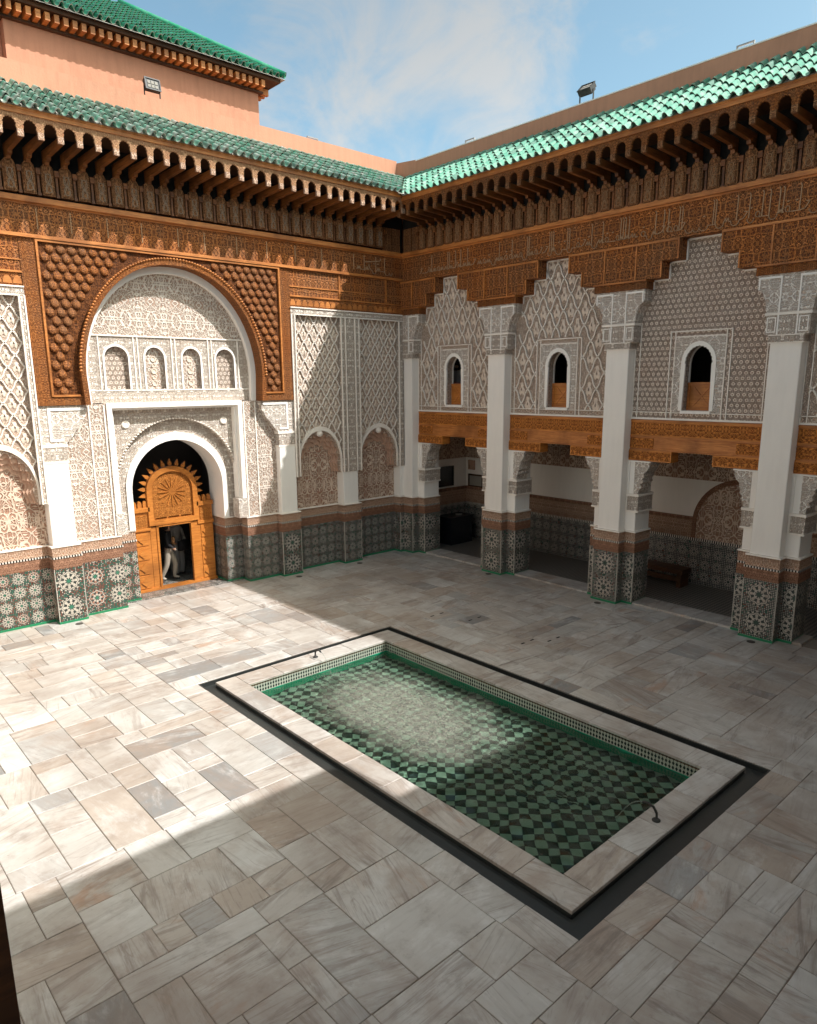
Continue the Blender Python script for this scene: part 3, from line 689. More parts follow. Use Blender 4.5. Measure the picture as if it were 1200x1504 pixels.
for i, (c, h) in enumerate(wins):
    o = B().box(c-h-.02, c+h+.02, 4.262, 4.3, 5.48, 6.54).build('blind_window', 'stucco_rosette' if i in (0, 3) else 'stucco', ty)
    oa, ia = archpoly(c, 5.47, h+.045, 6.25, 6.575, 14), archpoly(c, 5.47, h, 6.25, 6.52, 14)
    B().extr([ia[0], oa[0]]+[oa[-1]]+list(reversed(oa[2:-1]))+[oa[1], ia[1]]+ia[2:], mapL, 4.135, 4.19).build('window_rim', 'plaster', o)
    if i in (1, 2):
        b = B()
        for z, r in ((6.24, .075), (6.08, .055), (5.94, .075), (5.78, .055), (5.64, .075)): b.lathe([(r, 0), (r, .02), (r-.022, .02), (r-.022, .004)], (0, 0, 0), 12, lambda X, Y, Z, z=z: (c+X, 4.262-Z, z+Y))
        b.each('pierced_boss', 'plaster_leaf', o)
B().box(CX-2.27, CX+2.31, 4.15, 4.4, 5.17, 5.46).build('inscription_band', 'stucco_fine', ty)
b = B()
for x in (-9.45, -8.60, -8.50, -7.63, -7.53, -6.62, -6.52, -5.75): b.box(x, x+.03, 4.14, 4.2, 5.47, 6.755)
b.box(CX-2.27, CX+2.31, 4.14, 4.2, 5.455, 5.485)
b.each('fillet', 'plaster_trim', ty)
B().extr(list(GM)+list(reversed(GI)), mapL, 4.02, 4.24).build('arch_soffit', 'plaster', ty)
# cedar arch rim, spandrel with its bosses and border
rim = B().extr(list(GO)+list(reversed(GM)), mapL, 3.66, 4.06).build('arch_rim', 'wood_fine', north)
b = B()
for i in range(2, len(GO)-1):
    for k in range(3):
        t = k/3; x = GO[i][0]*(1-t)+GO[i-1][0]*t; z = GO[i][1]*(1-t)+GO[i-1][1]*t
        b.lathe([(.012, -.03), (.04, 0), (.012, .03)], (0, 0, 0), 6, lambda X, Y, Z, x=x, z=z: (x+X, 3.65+Y, z+Z))
b.build('bead_moulding', 'wood_plain', rim, kind='stuff')
spo = [(S(-1, 3.06), 5.37)]+[p_ for p_ in GO if p_[1] > 5.37]+[(S(1, 3.06), 5.37), (S(1, 3.06), 8.68), (S(-1, 3.06), 8.68)]
spo.insert(1, (GO[0][0], 5.37)); spo.insert(len(spo)-3, (GO[-1][0], 5.37))
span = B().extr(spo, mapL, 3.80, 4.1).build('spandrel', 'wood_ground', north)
bb = B(); prof = []
vs = []; fs = []
NR, NSG = 5, 10
for i in range(NR+1):
    t = i/NR; r = math.cos(t*PI/2)**.8; h = math.sin(t*PI/2)
    for k in range(NSG):
        a = 2*PI*k/NSG; X = .094*r*math.cos(a); Z = .108*r*math.sin(a)
        if Z > 0: Z *= 1.0-.25*abs(X)/.094
        vs.append((X, -.062*h*(1.0 if Z <= 0 else 1-.8*Z/.108), Z-.035*h))
for i in range(NR):
    for k in range(NSG): k2 = (k+1) % NSG; fs.append((i*NSG+k, i*NSG+k2, (i+1)*NSG+k2, (i+1)*NSG+k))
bm_boss = bb.add(vs, fs).mesh('boss', 'wood_fine', True)
def in_great(x, z): 
    return any(p_[1] > 5.1 for p_ in GO) and abs(x-CX-.02) < 2.62*max(0.0, 1-((max(z, 5.85)-5.85)/2.98)**2.1)**.52
for r in range(17):
    z = 5.47+r*.194
    for i in range(-13, 14):
        x = CX+(i+(.5 if r % 2 else 0))*.232
        if abs(x-CX) > 2.93 or z > 8.62 or in_great(x, z): continue
        link('boss', bm_boss, span, loc=Vector((x, 3.80, z)))
b = B()
for s in (-1, 1):
    sbox(b, s, 3.06, 3.40, 3.78, 4.1, 5.37, 8.80); sbox(b, s, 2.36, 3.40, 3.77, 4.1, 5.15, 5.37)
bo = b.each('spandrel_border', 'wood_fine', span)
b = B()
for s in (-1, 1): sbox(b, s, 3.03, 3.075, 3.74, 3.8, 5.35, 8.72); sbox(b, s, 2.45, 3.03, 3.74, 3.8, 5.345, 5.39)
b.box(S(-1, 3.03), S(1, 3.03), 3.74, 3.8, 8.675, 8.72); b.each('border_fillet', 'wood_plain', span)
b = B(); b.box(S(-1, 3.03), S(1, 3.03), 3.79, 4.1, 8.72, 8.80); b.build('top_border', 'wood_fine', span)
# cedar panels above the framed plasterwork
for s in (-1, 1):
    x = sorted((S(s, 3.40), S(s, 7.9 if s > 0 else 7.2)))
    cp = B().box(x[0], x[1], 3.80, 4.14, 7.72, 8.80).build('cedar_panel', 'wood_carved', north)
    b = B(); b.box(x[0], x[1], 3.765, 3.81, 7.99, 8.03); b.box(x[0], x[1], 3.775, 3.81, 8.25, 8.275)
    for u in (5.1, 6.9): sbox(b, s, u, u+.06, 3.77, 3.81, 8.03, 8.80)
    b.each('panel_moulding', 'wood_plain', cp)
    b = B()
    n = int((x[1]-x[0])/.2)
    for i in range(n):
        c = x[0]+.1+i*.2; b.extr(arc(c, 7.76, .09, 0, PI, 8, .17), mapL, 3.785, 3.805)
    b.each('scallop', 'wood_plain', cp)
# framed lattice panels with scalloped niches
def lattice(b, inside, mp, a0, a1, z0, z1, cw, chh, d0, d1, wdt=.030, cus=.10, ornament=None):
    """diamond net of cusped ribs"""
    na = int((a1-a0)/cw)+2; nz = int((z1-z0)/chh)+2
    for i in range(-1, na+1):
        for j in range(-1, nz+1):
            for half in (0, 1):
                ca = a0+(i+.5*half)*cw; cz = z0+(j+.5*half)*chh
                for sg in (-1, 1):
                    pts = []
                    for k in range(7):
                        t = k/6; bow = cus*cw*math.sin(2*PI*t*1.0)
                        pts.append((ca+sg*(cw/2*t+bow*.9), cz+chh/2*t-0*bow))
                    for p0, p1 in zip(pts, pts[1:]):
                        m_ = ((p0[0]+p1[0])/2, (p0[1]+p1[1])/2)
                        if not inside(*m_): continue
                        dx, dz = p1[0]-p0[0], p1[1]-p0[1]; l = math.hypot(dx, dz); nx_, nz_ = -dz/l*wdt/2, dx/l*wdt/2
                        ex, ez = dx*.08, dz*.08
                        q = [(p0[0]+nx_-ex, p0[1]+nz_-ez), (p0[0]-nx_-ex, p0[1]-nz_-ez), (p1[0]-nx_+ex, p1[1]-nz_+ez), (p1[0]+nx_+ex, p1[1]+nz_+ez)]
                        b.add([mp(u, v, d0) for u, v in q]+[mp(u, v, d1) for u, v in q], [(4, 5, 6, 7), (0, 1, 5, 4), (2, 3, 7, 6), (1, 2, 6, 5), (3, 0, 4, 7)])
                if ornament is not None and inside(ca, cz+chh*.5) and inside(ca-cw*.2, cz+chh*.5) and inside(ca+cw*.2, cz+chh*.5):
                    oc = (ca, cz+chh*.48)
                    pts = []
                    for k in range(18):
                        a = 2*PI*k/18; r = (.20+.055*math.cos(3*a+PI/2)+.03*math.cos(6*a))
                        pts.append((oc[0]+cw*r*math.cos(a), oc[1]+chh*r*1.05*math.sin(a)))
                    n_ = len(pts)
                    ornament.add([mp(u, v, d0+(d1-d0)*.35) for u, v in pts]+[mp(oc[0]+(u-oc[0])*.25, oc[1]+(v-oc[1])*.25, d1-(d1-d0)*.2) for u, v in pts],
                                 [(k, (k+1) % n_, n_+(k+1) % n_, n_+k) for k in range(n_)])
def frame_group(s):
    uo = 7.64 if s > 0 else 7.2
    b = B(); sbox(b, s, 3.40, 3.52, 3.77, 3.95, 2.92, 7.70); sbox(b, s, 5.14, 5.81, 3.77, 3.95, 2.92, 7.52); sbox(b, s, 3.52, uo, 3.77, 3.95, 7.52, 7.70)
    if s > 0: sbox(b, s, 7.44, uo, 3.77, 3.95, 2.92, 7.52)
    fr = b.each('carved_frame', 'stucco_fine', north)
    b = B()
    for u in (3.395, 3.505, 5.125, 5.28, 5.64, 5.795, 7.425)+((7.62,) if s > 0 else ()): sbox(b, s, u, u+.03, 3.745, 3.79, 2.92, 7.52)
    sbox(b, s, 3.395, uo+.01, 3.745, 3.79, 7.685, 7.715); sbox(b, s, 3.52, uo, 3.745, 3.79, 7.505, 7.535)
    b.each('frame_fillet', 'plaster_trim', fr)
    for (u0, u1) in ((3.52, 5.14), (5.81, 7.44)):
        cu = (u0+u1)/2; c = S(s, cu); x = sorted((S(s, u0), S(s, u1)))
        ar = archpoly(c, 2.90, .74, 3.28, 4.16, 44, 11, .10)
        ol = [(x[0], 2.90), ar[0]]+list(reversed(ar[2:]))+[ar[1], (x[1], 2.90), (x[1], 7.53), (x[0], 7.53)]
        lp = B().extr(ol, mapL, 3.90, 4.15).build('lattice_panel', 'stucco_ground', north)
        ins = lambda a, z, c=c, x=x: x[0] < a < x[1] and z < 7.52 and (z > 4.36 or ((a-c)/.80)**2+((z-3.26)/1.10)**2 > 1) and z > 3.0
        b = B(); orn = B(); lattice(b, ins, mapL, x[0], x[1], 2.62, 7.52, .36, .52, 3.905, 3.862, .028, .045, orn)
        b.build('lattice', 'plaster_trim', lp, kind='stuff'); orn.build('palmette', 'plaster_leaf', lp, kind='stuff')
        ro = archpoly(c, 2.92, .80, 3.26, 4.35, 30); ri = archpoly(c, 2.92, .76, 3.26, 4.22, 30)
        B().extr([ri[0], ro[0], ]+list(reversed(ro[2:]))+[ro[1], ri[1]]+ri[2:], mapL, 3.84, 3.93).build('arch_rim', 'plaster_trim', lp)
        # three receding courses of little vaults
        for k, (hw, zt, y0, y1, cn) in enumerate(((.70, 4.08, 3.96, 4.03, 9), (.63, 3.95, 4.03, 4.09, 7), (.57, 3.80, 4.09, 4.135, 7))):
            o_ = archpoly(c, 2.93, .765, 3.3, 4.20, 30); i_ = archpoly(c, 2.93, hw, 3.22, zt, 44, cn, .13)
            B().extr([i_[0], o_[0]]+list(reversed(o_[2:]))+[o_[1], i_[1]]+i_[2:], mapL, y0, y1).build('vault_course', 'plaster_brown', lp)  # brown colour stands in for shade inside the niche
        b = B(); b.lathe([(.10, 0), (.09, .05), (.05, .08), (.01, .085)], (0, 0, 0), 12, lambda X, Y, Z: (c+X, 3.90-Z, 4.13+Y)); b.build('boss', 'plaster_trim', lp, True)
frame_group(1); frame_group(-1)
# backing of the north wall and the vestibule behind the door
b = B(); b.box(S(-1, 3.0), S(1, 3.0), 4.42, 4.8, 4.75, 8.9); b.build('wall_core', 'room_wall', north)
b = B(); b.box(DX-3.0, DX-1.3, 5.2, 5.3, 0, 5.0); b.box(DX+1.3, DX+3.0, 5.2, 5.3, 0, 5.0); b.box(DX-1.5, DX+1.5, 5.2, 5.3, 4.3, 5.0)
b.box(DX-3.1, DX-3.0, 5.2, 9.2, 0, 5.0); b.box(DX+3.0, DX+3.1, 5.2, 9.2, 0, 5.0); b.box(DX-3.1, DX+3.1, 9.2, 9.3, 0, 5.0); b.box(DX-3.1, DX+3.1, 5.2, 8.3, 5.0, 5.1)  # ceiling stops short: unseen gap added so skylight reaches the doorway figures
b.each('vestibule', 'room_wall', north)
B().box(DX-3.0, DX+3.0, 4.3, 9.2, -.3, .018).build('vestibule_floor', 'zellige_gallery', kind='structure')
# ------------------------------------------------------------------ cedar door screen
DY = 4.95
door = thing('door_screen', 'orange cedar door screen with arched top and ring of flame shaped spikes', 'door', (DX+.03, DY, .02))
dc = DX+.03
b = B()
for s in (-1, 1):
    b.box(dc+s*.70, dc+s*1.15, DY, DY+.09, .02, 2.36)
b.each('post', 'wood_door', door)
for s in (-1, 1):
    z = .12
    for k, h in enumerate((.40, .40, .40, .40, .48)):
        x = sorted((dc+s*.77, dc+s*1.10)); z1 = z+h
        pl = B().box(x[0], x[1], DY-.02, DY+.02, z, z1-.05).build('post_panel', 'wood_door_carved' if k == 4 else 'wood_door', door)
        cx_, cz_ = (x[0]+x[1])/2, (z+z1-.05)/2
        if k < 4:
            B().extr([(cx_-.13, cz_), (cx_, cz_-.13), (cx_+.13, cz_), (cx_, cz_+.13)], mapL, DY-.045, DY-.015).build('lozenge', 'wood_door', pl)
        z = z1
    b = B(); x = sorted((dc+s*.70, dc+s*1.15)); b.box(x[0]-.02, x[1]+.02, DY-.05, DY+.1, 2.24, 2.36); b.box(x[0]-.02, x[1]+.02, DY-.04, DY+.1, 1.72, 1.80); b.box(x[0]-.02, x[1]+.02, DY-.04, DY+.1, .02, .10)
    b.each('post_moulding', 'wood_door', door)
    b = B()
    for k in range(3):
        c = x[0]+.08+k*.145; b.extr(archpoly(c, 2.36, .055, 2.44, 2.54, 8), mapL, DY, DY+.07)
    b.each('crest', 'wood_door', door)
# centre: leaf opening, lintel, arched panel
b = B(); b.box(dc-.70, dc-.49, DY-.01, DY+.10, .02, 1.80); b.box(dc+.49, dc+.70, DY-.01, DY+.10, .02, 1.80); b.each('stile', 'wood_door', door)
b = B(); b.box(dc-.53, dc-.47, DY-.035, DY+.06, .02, 1.80); b.box(dc+.47, dc+.53, DY-.035, DY+.06, .02, 1.80); b.box(dc-.53, dc+.53, DY-.035, DY+.06, 1.78, 1.84); b.each('inner_frame', 'wood_door', door)
B().box(dc-1.17, dc+1.17, DY-.06, DY+.12, .019, .085).build('threshold', 'wood_door', door)
b = B(); b.box(dc-.72, dc+.72, DY-.06, DY+.10, 1.84, 1.98); b.build('lintel', 'wood_door', door)
cp = B().extr(archpoly(dc, 1.98, .62, 2.78, 3.30, 28), mapL, DY+.01, DY+.07).build('arched_panel', 'wood_door_carved', door)
oa, ia = archpoly(dc, 1.98, .72, 2.80, 3.42, 28), archpoly(dc, 1.98, .58, 2.78, 3.28, 28)
B().extr([ia[0], oa[0]]+[oa[-1]]+list(reversed(oa[2:-1]))+[oa[1], ia[1]]+ia[2:], mapL, DY-.05, DY+.09).build('arch_frame', 'wood_door', door)
b = B()
for k in range(-4, 5):
    for j in range(3): b.box(dc-.5+j*.36, dc-.5+j*.36+.30, DY-.01, DY+.02, 2.0+.02, 2.03)
for a in range(8):
    ang = PI*a/8; dx, dz = math.cos(ang)*.40, math.sin(ang)*.40
    n_ = (-math.sin(ang)*.014, math.cos(ang)*.014)
    b.extr([(dc+dx+n_[0], 2.72+dz+n_[1]), (dc+dx-n_[0], 2.72+dz-n_[1]), (dc-dx-n_[0], 2.72-dz-n_[1]), (dc-dx+n_[0], 2.72-dz+n_[1])], mapL, DY-.018+a*.0012, DY+.012)
b.each('star_strapwork', 'wood_door', cp)
for k in range(15):
    a = PI*(-.06+1.12*k/14); c_, s_ = math.cos(a), math.sin(a)
    bx, bz = dc+.735*c_, 2.80+.635*s_
    q = []
    for (t, wd) in ((0, .04), (.05, .055), (.12, .03), (.19, .0)): q.append((t, wd))
    pts = [(bx+c_*t-s_*wd, bz+s_*t+c_*wd) for t, wd in q]+[(bx+c_*t+s_*wd, bz+s_*t-c_*wd) for t, wd in reversed(q[:-1])]
    B().extr(pts, mapL, DY+.0, DY+.06).build('spike', 'wood_door', door)

# ------------------------------------------------------------------ east facade
east = thing('east_facade', 'shaded east wall with arcade, carved plaster bays and cedar friezes', 'facade', (0, -4, 0))
PYC = [3.68, -.175, -4.05, -7.92, -11.79]; BAY = [(PYC[i]+PYC[i+1])/2 for i in range(4)]
def dadoE(parent, x0, x1, y0, y1, tile):
    e = .05
    B().box(x0-e-.012, x1, y0-e-.012, y1+e+.012, 0, .055).build('dado_foot', 'green_glaze', parent)
    B().box(x0-e, x1, y0-e, y1+e, .055, 1.35).build('tiled_dado', tile, parent)
    for yc_ in (y0-e, y1+e): B().box(x0-e-.004, x0-e+.02, yc_-.008, yc_+.008, .06, 1.35).build('corner_strip', 'edge_tile', parent)
    B().box(x0-e-.004, x1, y0-e-.004, y1+e+.004, 1.35, 1.60).build('brown_band', 'brown_band', parent)
    B().box(x0-e-.02, x1, y0-e-.02, y1+e+.02, 1.60, 1.645).build('dotted_moulding', 'dotted_moulding', parent)
    B().box(x0-e, x1, y0-e, y1+e, 1.645, 1.87).build('plaster_frieze', 'frieze_plaster', parent)
    B().box(x0-e-.015, x1, y0-e-.015, y1+e+.015, 1.87, 1.905).build('moulding', 'plaster_trim', parent)
ORD = ['corner', 'second', 'third', 'fourth', 'fifth']
for i, yc in enumerate(PYC):
    p = B().post(0, .34, yc-.31, yc+.31, 1.9, 6.36).build('pillar', 'plaster', east)
    w_ = B().post(.26, .94, yc-.60, yc+.60, 1.9, 3.68).build('pier_core', 'plaster', p)
    dadoE(p, 0, .3, yc-.31, yc+.31, 'zellige_pillar')
    dadoE(p, .27, .94, yc-.60, yc+.60, 'zellige_pillar')
    # upper capital
    B().box(-.03, .34, yc-.34, yc+.34, 6.36, 6.50).each('capital_ring', 'stucco_fine', p)
    b = B(); b.box(-.04, .35, yc-.35, yc+.35, 6.345, 6.365); b.box(-.04, .35, yc-.35, yc+.35, 6.495, 6.515); b.box(-.035, .33, yc-.45, yc+.45, 6.90, 6.95)
    b.each('capital_fillet', 'plaster_trim', p)
    B().box(-.02, .33, yc-.43, yc+.43, 6.515, 6.90).build('capital_block', 'stucco_fine', p)
    half = [(.0, 6.95), (.43, 6.95)]+[(.43+.21*(1-math.cos(t*PI/2))+.022*abs(math.sin(t*PI*3)), 6.95+.46*math.sin(t*PI/2)) for t in [k/14 for k in range(1, 15)]]+[(.66, 7.45), (.66, 7.70), (0, 7.70)]
    q = [(yc+u, z) for u, z in half[1:-1]]+[(yc-u, z) for u, z in reversed(half[1:-1])]
    B().extr(q, mapR, -.015, .33).build('capital_bracket', 'stucco_pale', p)
    b = B()
    for s in (-1, 1):
        for (u0, u1, z0, z1) in ((.17, .20, 6.515, 7.66), (.60, .63, 7.42, 7.62), (.20, .63, 7.62, 7.66), (.22, .24, 6.56, 6.86), (.38, .40, 6.56, 6.86), (.24, .38, 6.56, 6.58), (.24, .38, 6.84, 6.86)):
            y = sorted((yc+s*u0, yc+s*u1)); b.box(-.034, .0, y[0], y[1], z0, z1)
    b.each('capital_panel_fillet', 'plaster', p)
    # lower consoles of the arcade
    for s in (-1, 1):
        if i == 0 and s > 0: continue
        prof = [(.52, 2.86), (.64, 2.86), (.66, 2.98), (.72, 3.02), (.68, 3.10), (.76, 3.16), (.73, 3.24), (.78, 3.30), (.77, 3.38), (.85, 3.46), (.90, 3.56), (.90, 3.68), (.52, 3.68)]
        q = [(yc+s*u, z) for u, z in prof]
        c = B().extr(q, mapR, .245, .72).build('console', 'stucco_pale', p)
        y = sorted((yc+s*.36, yc+s*.66)); B().box(.235, .935, y[0], y[1], 2.42, 2.80).build('console_panel', 'stucco_fine', c)
        b = B(); y = sorted((yc+s*.34, yc+s*.675)); b.box(.225, .945, y[0], y[1], 2.39, 2.43); b.box(.225, .945, y[0], y[1], 2.79, 2.85); y = sorted((yc+s*.34, yc+s*.37)); b.box(.225, .3, y[0], y[1], 2.43, 2.79); b.each('console_moulding', 'plaster_trim', c)
        b = B(); y = sorted((yc+s*.36, yc+s*.93)); b.box(.232, .74, y[0], y[1], 3.655, 3.685); y = sorted((yc+s*.35, yc+s*.38)); b.box(.235, .27, y[0], y[1], 2.86, 3.655); b.each('console_fillet', 'plaster', c)
def stepped(c, inset=0.0, zt=8.70):
    k = inset
    pr = [(1.66-k*0, 4.70), (1.66, 7.70-k), (1.24-k, 7.70-k), (1.24-k, 7.90-k), (.86-k, 7.90-k), (.86-k, 8.26-k), (.47-k, 8.26-k), (.47-k, zt-k)]
    return [(c-u, z) for u, z in pr]+[(c+u, z) for u, z in reversed(pr)]
WH, WZ0, WZS, WZT = .335, 4.93, 5.98, 6.40
def window_loop(c, e=0.0): return archpoly(c, WZ0-e, WH+e, WZS, WZT+e, 22)
for i, c in enumerate(BAY):
    pm = 'stucco_rosette' if i == 2 else 'stucco_ground'
    ol = stepped(c); hl = window_loop(c, .02)
    bay = B().extr([ol, hl], mapR, .30, .55).build('bay_panel', pm, east)
    # white edging of the steps
    b = B()
    for s in (-1, 1):
        for (u0, u1, z0, z1) in ((1.205, 1.24, 7.70, 7.90), (.86, 1.24, 7.865, 7.90), (.825, .86, 7.90, 8.26), (.47, .86, 8.225, 8.26), (.435, .47, 8.26, 8.70)):
            y = sorted((c+s*u0, c+s*u1)); b.box(.262, .32, y[0], y[1], z0, z1)
    b.box(.262, .32, c-.47, c+.47, 8.665, 8.70); b.each('step_edging', 'plaster', bay)
    # borders of the panel
    b = B(); b.box(.272, .32, c-1.62, c+1.62, 4.70, 4.745); b.box(.28, .32, c-1.62, c+1.62, 4.865, 4.885)
    for s in (-1, 1):
        for u in (1.47, 1.60): y = sorted((c+s*u, c+s*(u+.02))); b.box(.28, .32, y[0], y[1], 4.745, 6.9)
        for u in (.585, .70): y = sorted((c+s*u, c+s*(u+.022))); b.box(.272, .32, y[0], y[1], 4.745, 6.72)
    b.box(.272, .32, c-.72, c+.72, 6.70, 6.725); b.box(.272, .32, c-.60, c+.60, 6.58, 6.605); b.each('panel_fillet', 'plaster_trim', bay)
    # lattice on two kinds of bays
    if i != 2:
        def ins(a, z, c=c):
            u = abs(a-c)
            if u < .72 and z < 6.73: return False
            if z < 4.92: return False
            lim = 1.46 if z < 6.9 else (1.22 if z < 7.88 else (.84 if z < 8.24 else .45))
            if z > 7.2 and z < 7.72: lim = 1.24
            return u < lim and z < 8.66
        b = B(); orn = B(); lattice(b, ins, mapR, c-1.65, c+1.65, 4.62, 8.8, .44, .80, .305, .262, .032, .05, orn)
        b.build('lattice', 'plaster_trim', bay, kind='stuff'); orn.build('palmette', 'plaster_leaf', bay, kind='stuff')
    # window
    fo = [(c-.585, 4.90), (c+.585, 4.90), (c+.585, 6.58), (c-.585, 6.58)]
    fr = B().extr([fo, window_loop(c)], mapR, .275, .34).build('window_frame', 'stucco_pale', bay)
    oa, ia = archpoly(c, WZ0, WH+.075, WZS, WZT+.08, 22), window_loop(c, 0)
    sc_ = archpoly(c, WZ0, WH-.005, WZS, WZT-.01, 44, 13, .07)
    B().extr([oa, sc_], mapR, .252, .30).build('window_arch', 'plaster', bay)
    b = B(); b.box(.252, .62, c-WH-.02, c+WH+.02, 4.86, 4.93)
    b.build('window_sill', 'plaster', bay)
    rv = [archpoly(c, WZ0, WH+.02, WZS, WZT+.02, 22), window_loop(c)]
    B().extr([[(c-.6, 4.75), (c+.6, 4.75), (c+.6, 6.7), (c-.6, 6.7)], window_loop(c)], mapR, .552, .60).build('window_reveal', 'plaster', bay)
    wp = B().box(.52, .57, c-WH, c+WH, 4.93, 5.57).build('window_parapet', 'wood_door', bay)
    b = B(); b.box(.495, .52, c-WH, c+WH, 5.50, 5.57); b.box(.505, .52, c-WH, c-WH+.06, 4.93, 5.5); b.box(.505, .52, c+WH-.06, c+WH, 4.93, 5.5); b.box(.505, .52, c-WH+.06, c+WH-.06, 4.93, 5.0)
    for sg in (-1, 1): b.extr([(c-.2, 5.25-sg*.2), (c-.17, 5.25-sg*.22), (c+.2, 5.25+sg*.2), (c+.17, 5.25+sg*.22)], mapR, .506+.002*sg, .52)
    b.each('parapet_moulding', 'wood_plain', wp)
    # dark room behind
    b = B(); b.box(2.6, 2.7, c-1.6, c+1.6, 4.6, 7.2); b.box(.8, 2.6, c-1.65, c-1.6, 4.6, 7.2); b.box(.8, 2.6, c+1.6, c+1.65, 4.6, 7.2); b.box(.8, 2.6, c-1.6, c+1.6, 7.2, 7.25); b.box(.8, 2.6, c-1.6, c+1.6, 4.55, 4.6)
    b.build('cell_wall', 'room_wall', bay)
    # beam of three courses
    y0, y1 = c-1.64, c+1.64
    B().box(.30, .60, y0, y1, 4.29, 4.675).build('beam_plank', 'wood_beam', east)
    B().box(.315, .60, y0, y1, 3.975, 4.265).build('beam_plank', 'wood_plain', east)
    for s in (-1, 1):
        y = sorted((c+s*.5, c+s*1.66)); eb = B().box(.27, .62, y[0], y[1], 3.69, 3.95).build('beam_end_block', 'wood_beam', east); B().box(.262, .28, y[0]+.03, y[1]-.03, 3.72, 3.92).build('carved_plaque', 'wood_beam_carved', eb)
        y = sorted((c+s*1.0, c+s*1.64)); B().box(.295, .33, y[0], y[1], 4.0, 4.24).build('carved_plaque', 'wood_beam_carved', east)
    b = B(); b.box(.28, .60, y0, y1, 4.265, 4.29); b.box(.285, .60, y0, y1, 3.95, 3.975); b.box(.285, .6, y0, y1, 4.655, 4.69); b.each('beam_fillet', 'wood_plain', east)
    B().box(.292, .32, y0+.03, y1-.03, 4.33, 4.62).build('carved_plaque', 'wood_beam_carved', east)
    B().box(.60, .95, y0, y1, 3.97, 4.68).build('beam_core', 'wood_dark', east)
# stepped cedar corbel blocks over the pillars
for i, yc in enumerate(PYC):
    lv = ((.70, 7.70, 7.90, 'wood_fine'), (1.075, 7.90, 8.26, 'wood_carved'), (1.465, 8.26, 8.70, 'wood_carved'))
    for k, (hw, z0, z1, mt) in enumerate(lv):
        y1 = min(yc+hw, 3.9); blk = B().box(-.07+(.02 if k == 0 else 0), .32, yc-hw, y1, z0, z1-.002).build('corbel_block', mt, east)
        b = B()
        if k == 0: b.box(-.10, .32, yc-hw-.015, y1+.015, 7.865, 7.90)
        if k == 1:
            for s in (-1, 1):
                for u in (.40, 1.04): y = sorted((yc+s*u, yc+s*(u+.035))); b.box(-.095, -.06, y[0], y[1], 7.90, 8.69 if u < 1 else 8.25)
        if k == 2:
            for s in (-1, 1): y = sorted((yc+s*1.43, yc+s*1.465)); b.box(-.095, -.06, y[0], y[1], 8.26, 8.69)
            b.box(-.097, -.06, yc-1.465, y1, 8.65, 8.697)
        b.each('block_fillet', 'wood_plain', blk)
# inscribed friezes with their mouldings
YS, XW = -15.9, -14.8          # far ends of the two facades
fe = B().box(-.03, .4, YS, 3.83, 8.70, 9.44).build('inscription_frieze', 'wood_carved', east)
b = B(); b.box(-.13, .4, YS, 3.7, 9.44, 9.53); b.box(-.09, .4, YS, 3.7, 9.53, 9.56); b.box(-.06, .4, YS, 3.75, 9.40, 9.44); b.each('frieze_moulding', 'wood_plain', fe)
fn = B().box(XW, -.02, 3.77, 4.2, 8.80, 9.44).build('inscription_frieze', 'wood_carved', north)
b = B(); b.box(XW, -.1, 3.66, 4.2, 9.44, 9.53); b.box(XW, -.06, 3.70, 4.2, 9.53, 9.56); b.box(XW, -.04, 3.72, 4.2, 8.73, 8.80); b.box(XW, -.03, 3.74, 4.2, 9.40, 9.44); b.each('frieze_moulding', 'wood_plain', fn)
# carved lettering: tall stems and a joined line of script, read from the photograph
def stroke(b, pts, mp, d, r=.016):
    for (p0, p1) in zip(pts, pts[1:]):
        dx, dz = p1[0]-p0[0], p1[1]-p0[1]; l = math.hypot(dx, dz) or 1e-6; nx_, nz_ = -dz/l*r, dx/l*r
        q = [(p0[0]+nx_-dx/l*r*.5, p0[1]+nz_-dz/l*r*.5), (p0[0]-nx_-dx/l*r*.5, p0[1]-nz_-dz/l*r*.5), (p1[0]-nx_+dx/l*r*.5, p1[1]-nz_+dz/l*r*.5), (p1[0]+nx_+dx/l*r*.5, p1[1]+nz_+dz/l*r*.5)]
        b.add([mp(u, v, d[0]) for u, v in q]+[mp(u, v, d[1]) for u, v in q], [(0, 1, 2, 3), (4, 5, 6, 7), (0, 1, 5, 4), (2, 3, 7, 6), (1, 2, 6, 5), (3, 0, 4, 7)])
VY = [2.41, 1.74, 1.67, 1.42, 1.21, .94, -.25, -.70, -1.22, -1.28, -1.94, -2.0, -2.06, -2.49, -2.55, -3.2, -3.51, -3.99, -4.06, -4.12, -4.21, -4.88, -5.08, -5.19, -5.45, -5.51, -6.21, -6.26, -6.71, -6.96, -7.22, -7.36, -7.54, -7.62, -7.93, -8.3, -8.4, -8.9, -9.3]
b = B(); rt = random.Random(5)
for y in VY: stroke(b, [(y, 8.86), (y-.012, 9.30), (y+.008, 9.335)], mapR, (-.046, -.03), .010)
